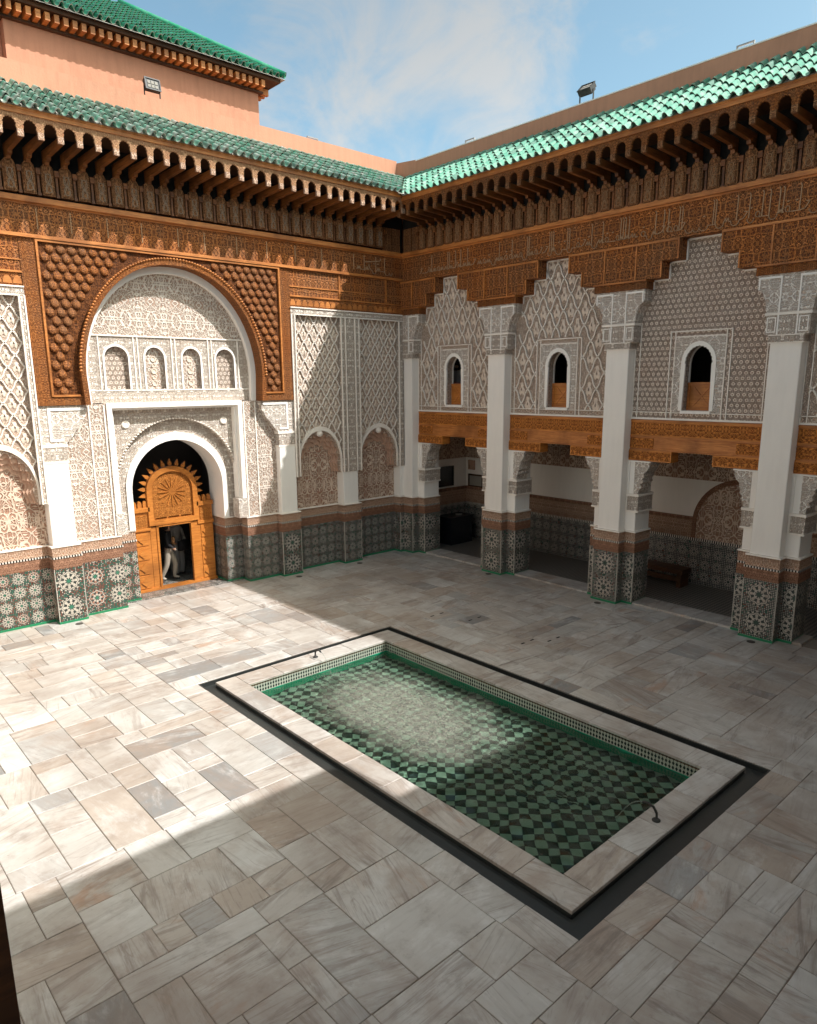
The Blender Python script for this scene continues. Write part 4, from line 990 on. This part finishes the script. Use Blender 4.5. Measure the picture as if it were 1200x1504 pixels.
def script(b, a0, a1, sgn, mp, d, zb, base):
    """low joined letters: bowls, teeth, loops and dots"""
    a = a0
    while (a-a1)*sgn < 0:
        k = rt.choice((0, 0, 1, 2, 3, 4)); wd = rt.uniform(.11, .2)*sgn
        if k == 0: pts = [(a, base), (a+wd*.3, base+.09), (a+wd*.35, base), (a+wd*.65, base+.085), (a+wd*.7, base), (a+wd, base+.01)]
        elif k == 1: pts = [(a+wd*(.5+.5*math.cos(t)), base-.01-.085*math.sin(t)) for t in [PI*(1-j/8) for j in range(9)]]
        elif k == 2: pts = [(a+wd*.5+wd*.32*math.cos(t), base+.055+.055*math.sin(t)) for t in [-PI/2+2*PI*j/10 for j in range(11)]]+[(a+wd, base)]
        elif k == 3: pts = [(a, base), (a+wd*.5, base+.02), (a+wd, base+.14), (a+wd*.6, base+.15)]
        else: pts = [(a, base), (a+wd, base-.005)]
        stroke(b, pts, mp, d, .0085)
        if rt.random() < .35: stroke(b, [(a+wd*.45, base+.19), (a+wd*.62, base+.2)], mp, d, .012)
        a += wd
script(b, 2.95, .75, -1, mapR, (-.050, -.03), 8.8, 8.87); script(b, .55, -4.3, -1, mapR, (-.050, -.03), 8.8, 8.86); script(b, -4.5, -5.5, -1, mapR, (-.050, -.03), 8.8, 8.85); script(b, -5.6, -9.5, -1, mapR, (-.050, -.03), 8.8, 8.85)
b.build('lettering', 'pale_ink', fe, kind='stuff')
b = B()
for x in (-1.95, -1.55, -1.1, -.75, -3.1, -4.0, -4.9, -5.8, -6.7, -7.4, -8.3, -9.1, -9.9, -10.6): stroke(b, [(x, 8.92), (x, 9.34)], mapL, (3.755, 3.77), .009)
script(b, -.45, -1.75, -1, mapL, (3.750, 3.77), 8.8, 8.95); stroke(b, [(-1.5, 9.17), (-1.25, 9.20), (-.95, 9.24), (-.9, 9.30)], mapL, (3.748, 3.77), .014)
b.build('lettering', 'pale_ink', fn, kind='stuff')
# ------------------------------------------------------------------ eaves: boards, brackets, cusped arches, cornice
PT = .373
def make_eave(par, mp, wall, fas, dz, a_start, n, sgn, tilemat, tile_edge, tpitch, ztop, dtop, amax, tlimit):
    """mp(a, z, d); wall = plane of the frieze, fas = plane of the fascia, a runs from the corner outwards"""
    W = lambda b, a0, a1, z0, z1, d0, d1: b.extr(rect(min(a0, a1), max(a0, a1), z0+dz, z1+dz), mp, d0, d1)
    zero = lambda a, z, d: mp(a, z, d)
    me = {}
    def proto(name, fn, mat, smooth=False):
        b = B(); fn(b); me[name] = b.mesh(name, mat, smooth)
    # prototypes are built around a = 0
    def board(b):
        pts = [(-.128, 9.57+dz), (.128, 9.57+dz), (.128, 10.06+dz)]+[(.128*math.cos(t), 10.06+dz+.16*math.sin(t)) for t in [PI*k/10 for k in range(1, 10)]]+[(-.128, 10.06+dz)]
        b.extr(pts, mp, wall-.12, wall+.02)
        b.extr([(-.095, 9.60+dz), (.095, 9.60+dz), (.095, 10.04+dz), (0, 10.15+dz), (-.095, 10.04+dz)], mp, wall-.145, wall-.11)
    def inter(b):
        for cz, rx, rz in ((9.72, .06, .09), (9.91, .06, .10)):
            for a0, a1 in ((0, 2*PI),):
                p_ = [(rx*math.cos(t), cz+dz+rz*math.sin(t)) for t in [2*PI*k/12 for k in range(13)]]; stroke(b, p_, mp, (wall-.152, wall-.14), .006)
        stroke(b, [(-.07, 9.63+dz), (0, 9.82+dz), (-.06, 10.02+dz)], mp, (wall-.151, wall-.14), .005); stroke(b, [(.07, 9.63+dz), (0, 9.82+dz), (.06, 10.02+dz)], mp, (wall-.151, wall-.14), .005)
    def post(b):
        b.extr(rect(-.024, .024, 9.62+dz, 9.98+dz), mp, wall-.09, wall-.02); b.extr(rect(-.045, .045, 9.98+dz, 10.10+dz), mp, wall-.14, wall-.0); b.extr(rect(-.035, .035, 9.56+dz, 9.62+dz), mp, wall-.10, wall)
    def bracket(b):     # side profile in (d, z), extruded across the bracket's width
        L = fas-wall
        pr = [(0, 10.17), (.14*L, 10.17), (.16*L, 10.24), (.26*L, 10.245), (.28*L, 10.31), (.98*L, 10.34), (.98*L, 10.475), (0, 10.475)]
        side = lambda d, z, a: mp(a, z, d)
        b.extr([(wall+d, z+dz) for d, z in pr], side, -.044, .044)
    def endcap(b): b.extr(rect(-.056, .056, 10.355+dz, 10.485+dz), mp, fas-.015, fas+.045)
    def plate(b):
        h = PT/2
        ar = archpoly(0, 10.44+dz, .128, 10.55+dz, 10.69+dz, 28, 7, .13)
        ol = [(-h, 10.485+dz), (-.128, 10.485+dz)]+list(reversed(ar[2:]))+[(.128, 10.485+dz), (h, 10.485+dz), (h, 10.76+dz), (-h, 10.76+dz)]
        b.extr(ol, mp, fas, fas+.05)
    proto('carved_board', board, 'wood_panel'); proto('interlace', inter, 'wood_pale' if tilemat == 'tile_east' else 'wood_grey'); proto('bracket_post', post, 'wood_bracket_shaded'); proto('bracket', bracket, 'wood_bracket_shaded'); proto('bracket_end', endcap, 'frieze_plaster' if tilemat == 'tile_north' else 'wood_panel'); proto('arch_plate', plate, 'wood_fine' if tilemat == 'tile_east' else 'wood_sunlit')
    shift = lambda a: mp(a, 0, 0)
    for k in range(n):
        a = a_start+sgn*k*PT
        br = link('bracket', me['bracket'], par, loc=shift(a)); link('bracket_end', me['bracket_end'], br, loc=(0, 0, 0)).matrix_parent_inverse = Matrix.Identity(4)
        bd = link('carved_board', me['carved_board'], par, loc=shift(a)); link('interlace', me['interlace'], bd, loc=(0, 0, 0)).matrix_parent_inverse = Matrix.Identity(4)
        link('bracket_post', me['bracket_post'], par, loc=shift(a+PT/2)); link('arch_plate', me['arch_plate'], par, loc=shift(a+sgn*PT/2))
    a0, a1 = sorted((a_start-sgn*PT*1.1, amax)); c0, c1 = sorted((a_start-sgn*1.02, amax))
    b = B(); W(b, c0, c1, 9.5, 10.9, wall+.03, wall+.2); b.build('bracket_wall', 'void', par)  # black colour stands in for the deep shade between the brackets
    b = B(); W(b, a0, a1, 10.76, 10.84, fas-.03, fas+.09); W(b, a0, a1, 10.84, 10.88, fas-.045, fas+.09); b.each('cornice', 'wood_plain', par)
    b = B(); b.extr([(fas+.09, 10.80+dz), (wall+.05, 10.80+dz), (wall+.05, 10.86+dz), (fas+.09, 10.86+dz)], lambda d, z, a: mp(a, z, d), a0, a1); b.build('soffit', 'wood_dark', par)
    # tile slope
    zb = tlimit; sl = math.hypot(dtop-tile_edge, ztop-zb); ud = ((dtop-tile_edge)/sl, (ztop-zb)/sl); nn = (-ud[1]*math.copysign(1, dtop-tile_edge), abs(ud[0]))
    b = B(); b.extr([(tile_edge+.16, zb+.045), (dtop, ztop-.055), (dtop, ztop-.20), (tile_edge+.16, zb-.0)], lambda d, z, a: mp(a, z, d), a0-.0, a1); b.build('roof_deck', 'tile_clay', par)
    return sl, ud, nn
def tile_mesh(name, mat, mp, ud, nn, pitch, length, taper=.90):
    """S-shaped glazed tile: hollow pan beside a raised cover, about 13 mm thick"""
    b = B(); N_ = 16; top = []; prof = []
    for k in range(N_+1):
        t = k/N_; a = (t-.5)*pitch*1.04
        if t < .55: h = -.056*max(0.0, math.sin(PI*t/.55))**.6
        else: h = .056*max(0.0, math.sin(PI*(t-.55)/.45))**.6
        prof.append((a, h))
    def P(a, l, h): return mp(a, ud[1]*l+nn[1]*h, ud[0]*l+nn[0]*h)
    vs = []
    for l, off, tp in ((0, .032, 1), (length, -.006, taper)):
        for th in (0, -.014):
            for (a, h) in prof: vs.append(P(a*tp, l, h*tp+off+th))
    n1 = N_+1; fs = []
    for k in range(N_):
        fs += [(k, k+1, 2*n1+k+1, 2*n1+k), (n1+k, n1+k+1, 3*n1+k+1, 3*n1+k)]
    m0 = len(fs)
    for k in range(N_): fs.append((k, k+1, n1+k+1, n1+k))
    b.add(vs, fs); b.mi = [0]*m0+[1]*N_
    return b.mesh(name, [mat, 'tile_clay'], False)
def lay_tiles(par, mat, mp, edge_d, zb, sl, ud, nn, pitch, a0, sgn, ncol, rowlen, limit=300, clip=None):
    nrow = int(sl/rowlen+.5); me = tile_mesh('roof_tile', mat, mp, ud, nn, pitch, rowlen*1.14)
    for p_ in me.polygons: p_.use_smooth = True
    spots = []
    for c in range(ncol):
        for r in range(nrow):
            a = a0+sgn*(c+.5)*pitch; l = r*rowlen
            if clip and not clip(a, l): continue
            d = edge_d+ud[0]*l; z = zb+ud[1]*l
            P = Vector(mp(a, z, d)); spots.append(((P-Vector(CAMP)).length, P))
    spots.sort(key=lambda t: t[0])
    rr = random.Random(3)
    for _, P in spots[:limit]:
        o = link('roof_tile', me, par, loc=P+Vector((rr.uniform(-.009, .009), rr.uniform(-.009, .009), rr.uniform(-.005, .006)))); o.rotation_euler = (rr.uniform(-.02, .02), rr.uniform(-.02, .02), rr.uniform(-.035, .035))
    if len(spots) > limit:
        b = B()
        for _, P in spots[limit:]:
            b.add([tuple(Vector(v.co)+P) for v in me.vertices], [tuple(p_.vertices) for p_ in me.polygons]); b.mi[-len(me.polygons):] = [p_.material_index for p_ in me.polygons]
        b.build('roof_tile_rest', [mat, 'tile_clay'], par, True, 'stuff')
# north eave: a = x, d = y ; east eave: a = y, d = x
sN = make_eave(north, mapL, 3.82, 2.62, .05, -.98, 33, -1, 'tile_north', 2.46, .2175, 11.83, 3.9, XW, 10.93)
lay_tiles(north, 'tile_north', mapL, 2.46, 10.93, sN[0], sN[1], sN[2], .2175, -.95, -1, 56, .262)
sE = make_eave(east, mapR, .02, -1.02, -.03, 2.77, 33, -1, 'tile_east', -1.16, .2314, 11.76, .1, YS, 10.85)
lay_tiles(east, 'tile_east', mapR, -1.16, 10.85, sE[0], sE[1], sE[2], .2314, 2.58, -1, 52, .262)
for (x0, x1) in ((-.76, -.44), (-.40, -.08)): B().box(x0, x1, 3.80, 3.86, 9.57, 10.25).build('corner_board', 'wood_panel', north)
for (y0, y1) in ((2.98, 3.32), (3.36, 3.74)): B().box(0.0, .06, y0, y1, 9.57, 10.25).build('corner_board', 'wood_panel', east)
# corner fill where the two slopes meet in a valley
b = B(); b.add([(-1.16, 2.46, 10.88), (.1, 3.9, 11.80), (-1.16, 3.9, 11.80), (.1, 2.46, 11.80), (-1.3, 2.46, 10.88), (-1.3, 3.9, 11.82), (-1.16, 2.3, 10.82), (.1, 2.3, 11.75)], [(0, 1, 5, 4), (0, 6, 7, 1)]); b.build('valley', 'tile_clay', north)
for k in range(6):          # tiles running into the valley
    t = k/6
    for j in range(6-k):
        pass
meN = tile_mesh('roof_tile', 'tile_north', mapL, sN[1], sN[2], .2175, .30); meE = tile_mesh('roof_tile', 'tile_east', mapR, sE[1], sE[2], .2314, .30)
for m_ in (meN, meE):
    for p_ in m_.polygons: p_.use_smooth = True
vn = B(); ve = B()
for c in range(6):
    for r in range(6):
        x = -.95+(c+.5)*.2175; l = r*.262; y = 2.46+sN[1][0]*l; z = 10.93+sN[1][1]*l
        if (x+1.16)/1.26 < (y-2.46)/1.44+.03: vn.add([tuple(Vector(v.co)+Vector((x, y, z))) for v in meN.vertices], [tuple(p_.vertices) for p_ in meN.polygons])
        y = 2.58+(c+.5)*.2314; x = -1.16+sE[1][0]*l; z = 10.85+sE[1][1]*l
        if (y-2.46)/1.44 < (x+1.16)/1.26+.03: ve.add([tuple(Vector(v.co)+Vector((x, y, z))) for v in meE.vertices], [tuple(p_.vertices) for p_ in meE.polygons])
vn.build('valley_tile', 'tile_north', north, True, 'stuff'); ve.build('valley_tile', 'tile_east', east, True, 'stuff')
# rendered parapets, their corner cut off at an angle
b = B(); b.box(XW, -.10, 3.9, 4.3, 11.6, 12.20); pn = b.build('parapet', 'terracotta', north)
b = B(); b.box(XW, -.10, 3.902, 4.298, 12.20, 12.225); b.build('parapet_cap', 'terracotta', pn)
b = B(); b.extr([(-.10, 3.9), (.1, 3.25), (.5, 3.25), (.5, 4.3), (-.10, 4.3)], lambda x, y, z: (x, y, z), 11.55, 12.17); b.box(.1, .5, YS, 3.25, 11.5, 12.13)
pe = b.build('parapet', 'terracotta', east)
b = B(); b.box(.085, .498, YS, 3.25, 12.13, 12.155); b.build('parapet_cap', 'plaster', pe)  # white strip painted in for the rim catching the sun
b = B(); b.box(.3, 3.6, YS, 4.6, 9.0, 11.5); b.box(.5, .8, YS, 4.6, 6.6, 9.2); b.build('upper_wall', 'terracotta', east)
b = B(); b.box(XW, .3, 4.25, 6.0, 8.8, 12.0); b.build('upper_wall', 'terracotta', north)
# ------------------------------------------------------------------ pavilion with a hipped green roof
TY = 4.62; TX1 = -4.42; TX0 = -10.60; EV = 13.36; RE = .50
tower = thing('pavilion', 'salmon rendered pavilion with hipped green tiled roof above the north wall', 'building', (-7.5, 7, 12))
B().box(TX0, TX1, TY, TY+4.6, 11.9, 13.86).each('wall', 'terracotta', tower)
B().box(TX0-3, TX0-.01, TY+.25, TY+4.6, 11.9, 13.84).build('side_wall', 'terracotta', tower)
b = B(); e = RE-.06; b.box(TX0-3, TX1+e, TY-e, TY+6.7, 13.50, 13.58); b.box(TX0-3, TX1+.1, TY-.1, TY+6.4, 13.26, 13.31); cb = b.build('eave_board', 'wood_dark', tower)
bmk = B().box(-.05, .05, -.36, .05, -.08, .08).mesh('corbel', 'wood_plain')
for k in range(34): link('corbel', bmk, tower, loc=(TX1-.06-k*.19, TY-.03, 13.40))
bmk2 = B().box(-.05, .36, -.05, .05, -.08, .08).mesh('corbel', 'wood_plain')
for k in range(10): link('corbel', bmk2, tower, loc=(TX1+.03, TY+.15+k*.19, 13.40))
EX, EYF = TX1+RE+.03, TY-RE-.05; RZ = 13.62; SLP = .60
hip = B()
top = 3.1
rdeck = B().add([(EX, EYF, RZ-.05), (TX0-4, EYF, RZ-.05), (TX0-4, EYF+top, RZ+top*SLP-.05), (EX-top, EYF+top, RZ+top*SLP-.05), (EX, EYF+2*top, RZ-.05)], [(0, 1, 2, 3), (0, 3, 4)]).build('roof', 'tile_clay', tower)
sl = math.hypot(top, top*SLP); ud = (top/sl, top*SLP/sl); nn = (-ud[1], ud[0])
lay_tiles(rdeck, 'tile_tower', mapL, EYF, RZ, sl, ud, nn, .2, EX, -1, 40, .24, 290, clip=lambda a, l: EX-a > l*ud[0]-.05 and EX-a < 7.9)
b = B(); b.tube([(EX-t*top, EYF+t*top, RZ+t*top*SLP+.06) for t in [k/10 for k in range(11)]], .085, 8); b.build('hip_ridge', 'tile_tower', rdeck, True)
# ------------------------------------------------------------------ gallery behind the arcade
gal = thing('gallery', 'dim arcade gallery with tiled dado behind the east pillars', 'gallery', (3.2, -4, 0))
gw = B(); gw.box(3.26, 3.6, YS-3, 4.5, 0, 4.8); gw.box(.9, 3.26, 4.02, 4.5, 0, 4.8); gwall = gw.each('wall', 'plaster', gal)
B().box(.6, 3.4, YS-3, 4.4, 4.60, 4.70).build('ceiling', 'wood_dark', gal)
b = B(); b.box(3.20, 3.3, YS-3, 4.0, .012, 1.25); b.box(.95, 3.20, 3.96, 4.1, .012, 1.25); b.build('tiled_dado', 'zellige_gallery', gal)
b = B(); b.box(3.185, 3.3, YS-3, 3.98, 1.25, 1.32); b.box(.95, 3.185, 3.945, 4.1, 1.25, 1.32); b.build('dotted_moulding', 'dotted_moulding', gal)
b = B(); b.box(3.2, 3.3, YS-3, 3.97, 1.32, 1.80); b.box(.95, 3.2, 3.96, 4.1, 1.32, 1.80); b.build('plaster_frieze', 'frieze_plaster', gal)
b = B(); b.box(3.19, 3.3, YS-3, 3.98, 1.80, 1.90); b.box(.95, 3.19, 3.95, 4.1, 1.80, 1.90); b.build('brown_moulding', 'brown_band', gal)
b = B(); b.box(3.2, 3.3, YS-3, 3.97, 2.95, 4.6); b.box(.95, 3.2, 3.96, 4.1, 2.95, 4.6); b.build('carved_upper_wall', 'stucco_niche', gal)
ac = -6.05
ga = B().extr(archpoly(ac, 1.33, 1.22, 1.75, 2.95, 26), mapR, 3.16, 3.25).build('carved_arch', 'stucco_niche', gal)
oa, ia = archpoly(ac, 1.33, 1.32, 1.75, 3.06, 26), archpoly(ac, 1.33, 1.20, 1.75, 2.93, 26)
B().extr([ia[0], oa[0]]+[oa[-1]]+list(reversed(oa[2:-1]))+[oa[1], ia[1]]+ia[2:], mapR, 3.14, 3.24).build('arch_rim', 'brown_band', ga)
# ------------------------------------------------------------------ wings beside and behind the camera
south = thing('south_wing', 'plastered south wing that shades the near half of the court', 'facade', (-8, -16, 0))
b = B(); b.box(-18.5, 7, -16.6, -15.9, 1.9, 10.85); b.each('wall', 'plaster', south)
B().box(-18.5, 4, -16.6, -15.85, 0, 1.9).build('tiled_dado', 'zellige_wall', south)
b = B(); b.box(-18.5, 4, -15.9, -15.84, 9.7, 10.8); b.build('cedar_frieze', 'wood_carved', south)
b = B(); b.extr([(-15.9, 10.75), (-13.53, 10.78), (-13.53, 10.90), (-15.9, 11.75), (-16.6, 11.75), (-16.6, 10.75)], lambda y, z, x: (x, y, z), -18.5, -4.85); b.build('roof', 'tile_north', south)  # unseen eave, drawn out so its shadow edge falls across the court
b = B(); b.box(-4.85, 7, -15.9, -14.76, 10.6, 10.85); b.build('shadow_ledge', 'plaster', south)  # unseen overhang added to place the shadow edge over the pool
west = thing('west_wing', 'west wing with a dark window post at the left edge', 'facade', (-16.9, -8, 0))
b = B(); b.box(-17.4, -16.9, -16.6, 4.4, 1.9, 7.7); b.each('wall', 'plaster', west)
b = B(); b.box(-17.4, -16.85, -16.6, 4.4, 0, 1.9); b.build('tiled_dado', 'zellige_wall', west)
b = B(); b.box(-17.4, -16.88, -16.6, 4.4, 7.7, 10.8); b.build('upper_wall', 'plaster', west)  # unseen; made white plaster instead of cedar to bounce more light eastward
b = B(); b.box(-16.9, -15.53, -15.85, -12.2, 4.1, 4.4); b.build('window_ledge', 'wood_dark', west)
b = B(); b.box(-15.64, -15.514, -12.942, -12.80, 4.4, 5.12); b.build('window_post', 'wood_dark', west, label='dark window post at the lower left edge')
# ------------------------------------------------------------------ small things
def floodlight(name_loc, rotz, tilt, label, flat=False, parent=None):
    x, y, z = name_loc
    t = thing('floodlight', label, 'floodlight', (x, y, z), 'floodlights on the parapets')
    Rz = Matrix.Rotation(rotz, 4, 'Z'); T0 = Matrix.Translation((x, y, z))
    def put(b, M_, name, mat, par): 
        b.v = [tuple((T0 @ Rz @ M_) @ Vector(v)) for v in b.v]; return b.build(name, mat, par)
    I = Matrix.Identity(4)
    b = B(); b.box(-.17, .17, -.05, .05, 0, .02)
    for s in (-1, 1): b.box(s*.19-.008, s*.19+.008, -.02, .02, 0, .28)
    b.box(-.19, .19, -.02, .02, 0, .015); put(b, I, 'yoke', 'dark_metal', t)
    Mh = Matrix.Translation((0, 0, .32)) @ Matrix.Rotation(tilt, 4, 'X')
    b = B(); b.box(-.18, .18, -.055, .055, -.13, .13); b.box(-.155, .155, .055, .10, -.10, .10); hd = put(b, Mh, 'head', 'dark_metal', t)
    b = B(); b.box(-.19, .19, -.075, -.055, .115, .14); b.box(-.19, .19, -.075, -.055, -.14, -.115); b.box(-.19, -.165, -.075, -.055, -.115, .115); b.box(.165, .19, -.075, -.055, -.115, .115); put(b, Mh, 'bezel', 'dark_metal', hd)
    b = B()
    for i in range(3):
        for j in range(2): b.box(-.125+i*.09, -.055+i*.09, -.066, -.056, -.085+j*.09, -.015+j*.09)
    put(b, Mh, 'led', 'paper', hd)
floodlight((-7.62, 4.12, 12.225), 0, math.radians(-14), 'dark floodlight standing on the sunlit parapet below the pavilion')
floodlight((.22, -2.70, 12.15), math.radians(-90), math.radians(-48), 'pale floodlight tilted down on the shaded east parapet')
def low_bracket(x, y, z, rot, label):
    Rz = Matrix.Translation((x, y, z)) @ Matrix.Rotation(rot, 4, 'Z')
    b = B(); b.box(-.18, .18, -.02, .02, .09, .12); b.box(-.18, -.16, -.02, .02, 0, .09); b.box(.16, .18, -.02, .02, 0, .09)
    b.v = [tuple(Rz @ Vector(v)) for v in b.v]; tag(b.build('lamp_bracket', 'grey_metal'), label, 'lamp bracket', 'low lamp brackets on the parapets')
low_bracket(.22, 1.13, 12.15, PI/2, 'low grey lamp bracket on the east parapet near the corner')
low_bracket(.22, -6.48, 12.15, PI/2, 'low grey lamp bracket at the right end of the east parapet')
low_bracket(-3.05, 4.1, 12.225, 0, 'tiny lamp bracket on the north parapet between pavilion and corner')
# bench in the gallery
bn = thing('bench', 'low dark wooden bench against the tiled gallery wall', 'bench', (2.75, -4.2, .012))
B().box(2.45, 2.95, -4.90, -3.0, .40, .52).build('seat', 'wood_bench', bn)
for y in (-4.86, -3.18): B().box(2.48, 2.92, y, y+.12, .012, .40).build('leg', 'wood_dark', bn)
B().box(2.52, 2.56, -4.74, -3.18, .16, .30).build('stretcher', 'wood_dark', bn)
# wall screen, framed notices, cupboard at the dark end of the gallery
def framed(x, y, z, ww, hh, axis, label, cat, matin, name, fm='wood_dark'):
    t = thing(name, label, cat, (x, y, z-hh/2))
    b = B(); f = .05
    def bx(a0, a1, z0, z1, d0, d1): 
        if axis == 'x': b.box(x+d0, x+d1, y+a0, y+a1, z+z0, z+z1)
        else: b.box(x+a0, x+a1, y+d0, y+d1, z+z0, z+z1)
    for q in ((-ww/2, ww/2, hh/2-f, hh/2), (-ww/2, ww/2, -hh/2, -hh/2+f), (-ww/2, -ww/2+f, -hh/2+f, hh/2-f), (ww/2-f, ww/2, -hh/2+f, hh/2-f)): bx(*q, -.06, 0)
    b.build('frame', fm, t); b = B(); bx(-ww/2+f, ww/2-f, -hh/2+f, hh/2-f, -.035, 0); b.build('sheet', matin, t)
    return t
framed(1.98, 4.015, 2.33, 1.15, .72, 'y', 'dark wall screen at the dim north end of the gallery', 'screen', 'screen', 'wall_screen', 'screen')
framed(3.255, 3.50, 2.12, .72, .46, 'x', 'framed notice on the gallery wall beside the dark screen', 'notice', 'paper', 'framed_notice')
framed(3.255, 3.72, 2.68, .30, .34, 'x', 'small pale plaque hung above the framed notice', 'plaque', 'plaster_brown', 'wall_plaque', 'plaster_brown')
cb_ = thing('cupboard', 'black cupboard in the dark corner of the gallery', 'cupboard', (2.2, 3.5, .012))
b = B().box(1.65, 2.75, 3.2, 3.9, .012, .95); b.build('body', 'screen', cb_); B().box(1.62, 2.78, 3.17, 3.92, .95, .985).build('top', 'screen', cb_)
B().lathe([(.10, 0), (.12, .02), (.13, .03), (.02, .02)], (2.35, 3.5, .985), 14).build('tray', 'paper', cb_, True)
# ------------------------------------------------------------------ people
def person(label, loc, rotz, joints, radii, edges, paint, group=None, extras=None, scale=1.0):
    t = thing('person', label, 'person', loc, group)
    me = bpy.data.meshes.new('skeleton'); me.from_pydata([tuple(Vector(j)*scale) for j in joints], edges, [])
    o = bpy.data.objects.new('tmp', me); COL.objects.link(o)
    sk = o.modifiers.new('skin', 'SKIN'); sk.use_smooth_shade = True
    for v, r in zip(me.skin_vertices[0].data, radii):
        v.radius = (r[0]*scale, r[1]*scale) if isinstance(r, tuple) else (r*scale, r*scale)
    me.skin_vertices[0].data[0].use_root = True
    o.modifiers.new('sub', 'SUBSURF').levels = 2; o.modifiers['sub'].render_levels = 2
    dg = bpy.context.evaluated_depsgraph_get(); nm = bpy.data.meshes.new_from_object(o.evaluated_get(dg)); bpy.data.objects.remove(o)
    names = sorted({m_ for _, m_ in paint}); nm.materials.clear()
    for m_ in names: nm.materials.append(MATS[m_])
    for p_ in nm.polygons:
        c = p_.center/scale
        for test, m_ in paint:
            if test(c): p_.material_index = names.index(m_); break
        p_.use_smooth = True
    M_ = Matrix.Translation(loc) @ Matrix.Rotation(rotz, 4, 'Z'); nm.transform(M_); nm.name = 'body'
    link('body', nm, t)
    if extras:
        for (name, b, mat) in extras:
            b.v = [tuple(M_ @ (Vector(v)*scale)) for v in b.v]; b.build(name, mat, t, True)
    return t
# x = side, -y = front, z = up; walking pose
J = [(0, 0, .95), (0, 0, 1.12), (0, -.01, 1.30), (0, -.01, 1.43), (0, -.02, 1.52), (0, -.03, 1.60), (0, -.03, 1.70),
     (.10, 0, .90), (.11, -.16, .50), (.11, -.10, .09), (.11, -.26, .05),
     (-.10, 0, .90), (-.11, .06, .50), (-.11, .22, .12), (-.11, .10, .05),
     (.19, -.01, 1.40), (.25, .02, 1.14), (.22, -.12, .93), (.20, -.17, .86), (-.19, -.01, 1.40), (-.24, -.02, 1.14), (-.18, -.18, .98), (-.13, -.23, .93)]
Ed = [(0, 1), (1, 2), (2, 3), (3, 4), (4, 5), (5, 6), (0, 7), (7, 8), (8, 9), (9, 10), (0, 11), (11, 12), (12, 13), (13, 14), (3, 15), (15, 16), (16, 17), (17, 18), (3, 19), (19, 20), (20, 21), (21, 22)]
Rr = [(.15, .11), (.13, .10), (.16, .11), (.13, .09), .055, .085, .085, .10, .085, .06, .045, .10, .085, .06, .045, .065, .05, .04, .035, .065, .05, .04, .035]
def hairc(r=.105, drop=.0):
    b = B(); b.lathe([(.02, .235), (.07, .215), (.100, .16), (.106, .09), (.10, .03-drop), (.085, -.02-drop)], (0, .02, 1.55), 12); return b
def feat():
    b = B(); b.lathe([(.008, -.02), (.018, 0), (.006, .03)], (0, -.122, 1.615), 6); return b
person('walker in black top and cream trousers inside the doorway', (-7.50, 5.62, .018), math.radians(60), J, Rr, Ed,
       [(lambda c: c.z < .075, 'cloth_black'), (lambda c: c.z < .97 and abs(c.x) < .19, 'cloth_cream'), (lambda c: c.z > 1.49, 'skin'), (lambda c: c.z < 1.0, 'skin'), (lambda c: True, 'cloth_black')], 'visitors',
       [('hair', hairc(), 'hair'), ('nose', feat(), 'skin'), ('shoulder_bag', B().box(-.10, .10, -.20, -.12, 1.10, 1.30), 'leather')])
J2 = [(0, 0, .95), (0, 0, 1.12), (0, 0, 1.30), (0, 0, 1.43), (0, -.01, 1.52), (0, -.02, 1.60), (0, -.02, 1.70), (.08, 0, .88), (.10, .0, .5), (.10, 0, .10), (.10, -.12, .05), (-.08, 0, .88), (-.10, 0, .5), (-.10, .0, .10), (-.10, -.12, .05),
      (.19, 0, 1.40), (.26, .0, 1.13), (.20, -.14, 1.0), (.14, -.19, .98), (-.19, 0, 1.40), (-.26, 0, 1.13), (-.20, -.14, 1.0), (-.14, -.19, .98)]
R2 = [(.19, .13), (.15, .12), (.17, .12), (.13, .09), .055, .085, .085, (.17, .14), (.17, .15), (.16, .15), .05, (.17, .14), (.17, .15), (.16, .15), .05, .075, .07, .06, .035, .075, .07, .06, .035]
person('figure in long white robe with dark bag behind the walker', (-7.02, 6.15, .018), math.radians(20), J2, R2, Ed,
       [(lambda c: c.z < .05, 'cloth_black'), (lambda c: c.z > 1.49, 'skin'), (lambda c: c.z < 1.02 and c.y < -.15 and c.z > .9, 'skin'), (lambda c: True, 'cloth_white')], 'visitors',
       [('headscarf', hairc(.11, .05), 'cloth_white'), ('nose', feat(), 'skin'), ('hand_bag', B().box(-.16, .16, -.34, -.22, .78, 1.08), 'cloth_black')])
person('visitor in pink and white seen in the arched window nearest the corner', (1.10, 2.42, 4.61), math.radians(-60), J2, Rr, Ed,
       [(lambda c: c.z > 1.49, 'skin'), (lambda c: c.z < .95, 'cloth_black'), (lambda c: abs(c.x) > .17, 'cloth_pink'), (lambda c: c.z < 1.1, 'cloth_pink'), (lambda c: True, 'cloth_white')], 'visitors',
       [('hair', hairc(.11, .10), 'hair'), ('nose', feat(), 'skin')], .92)
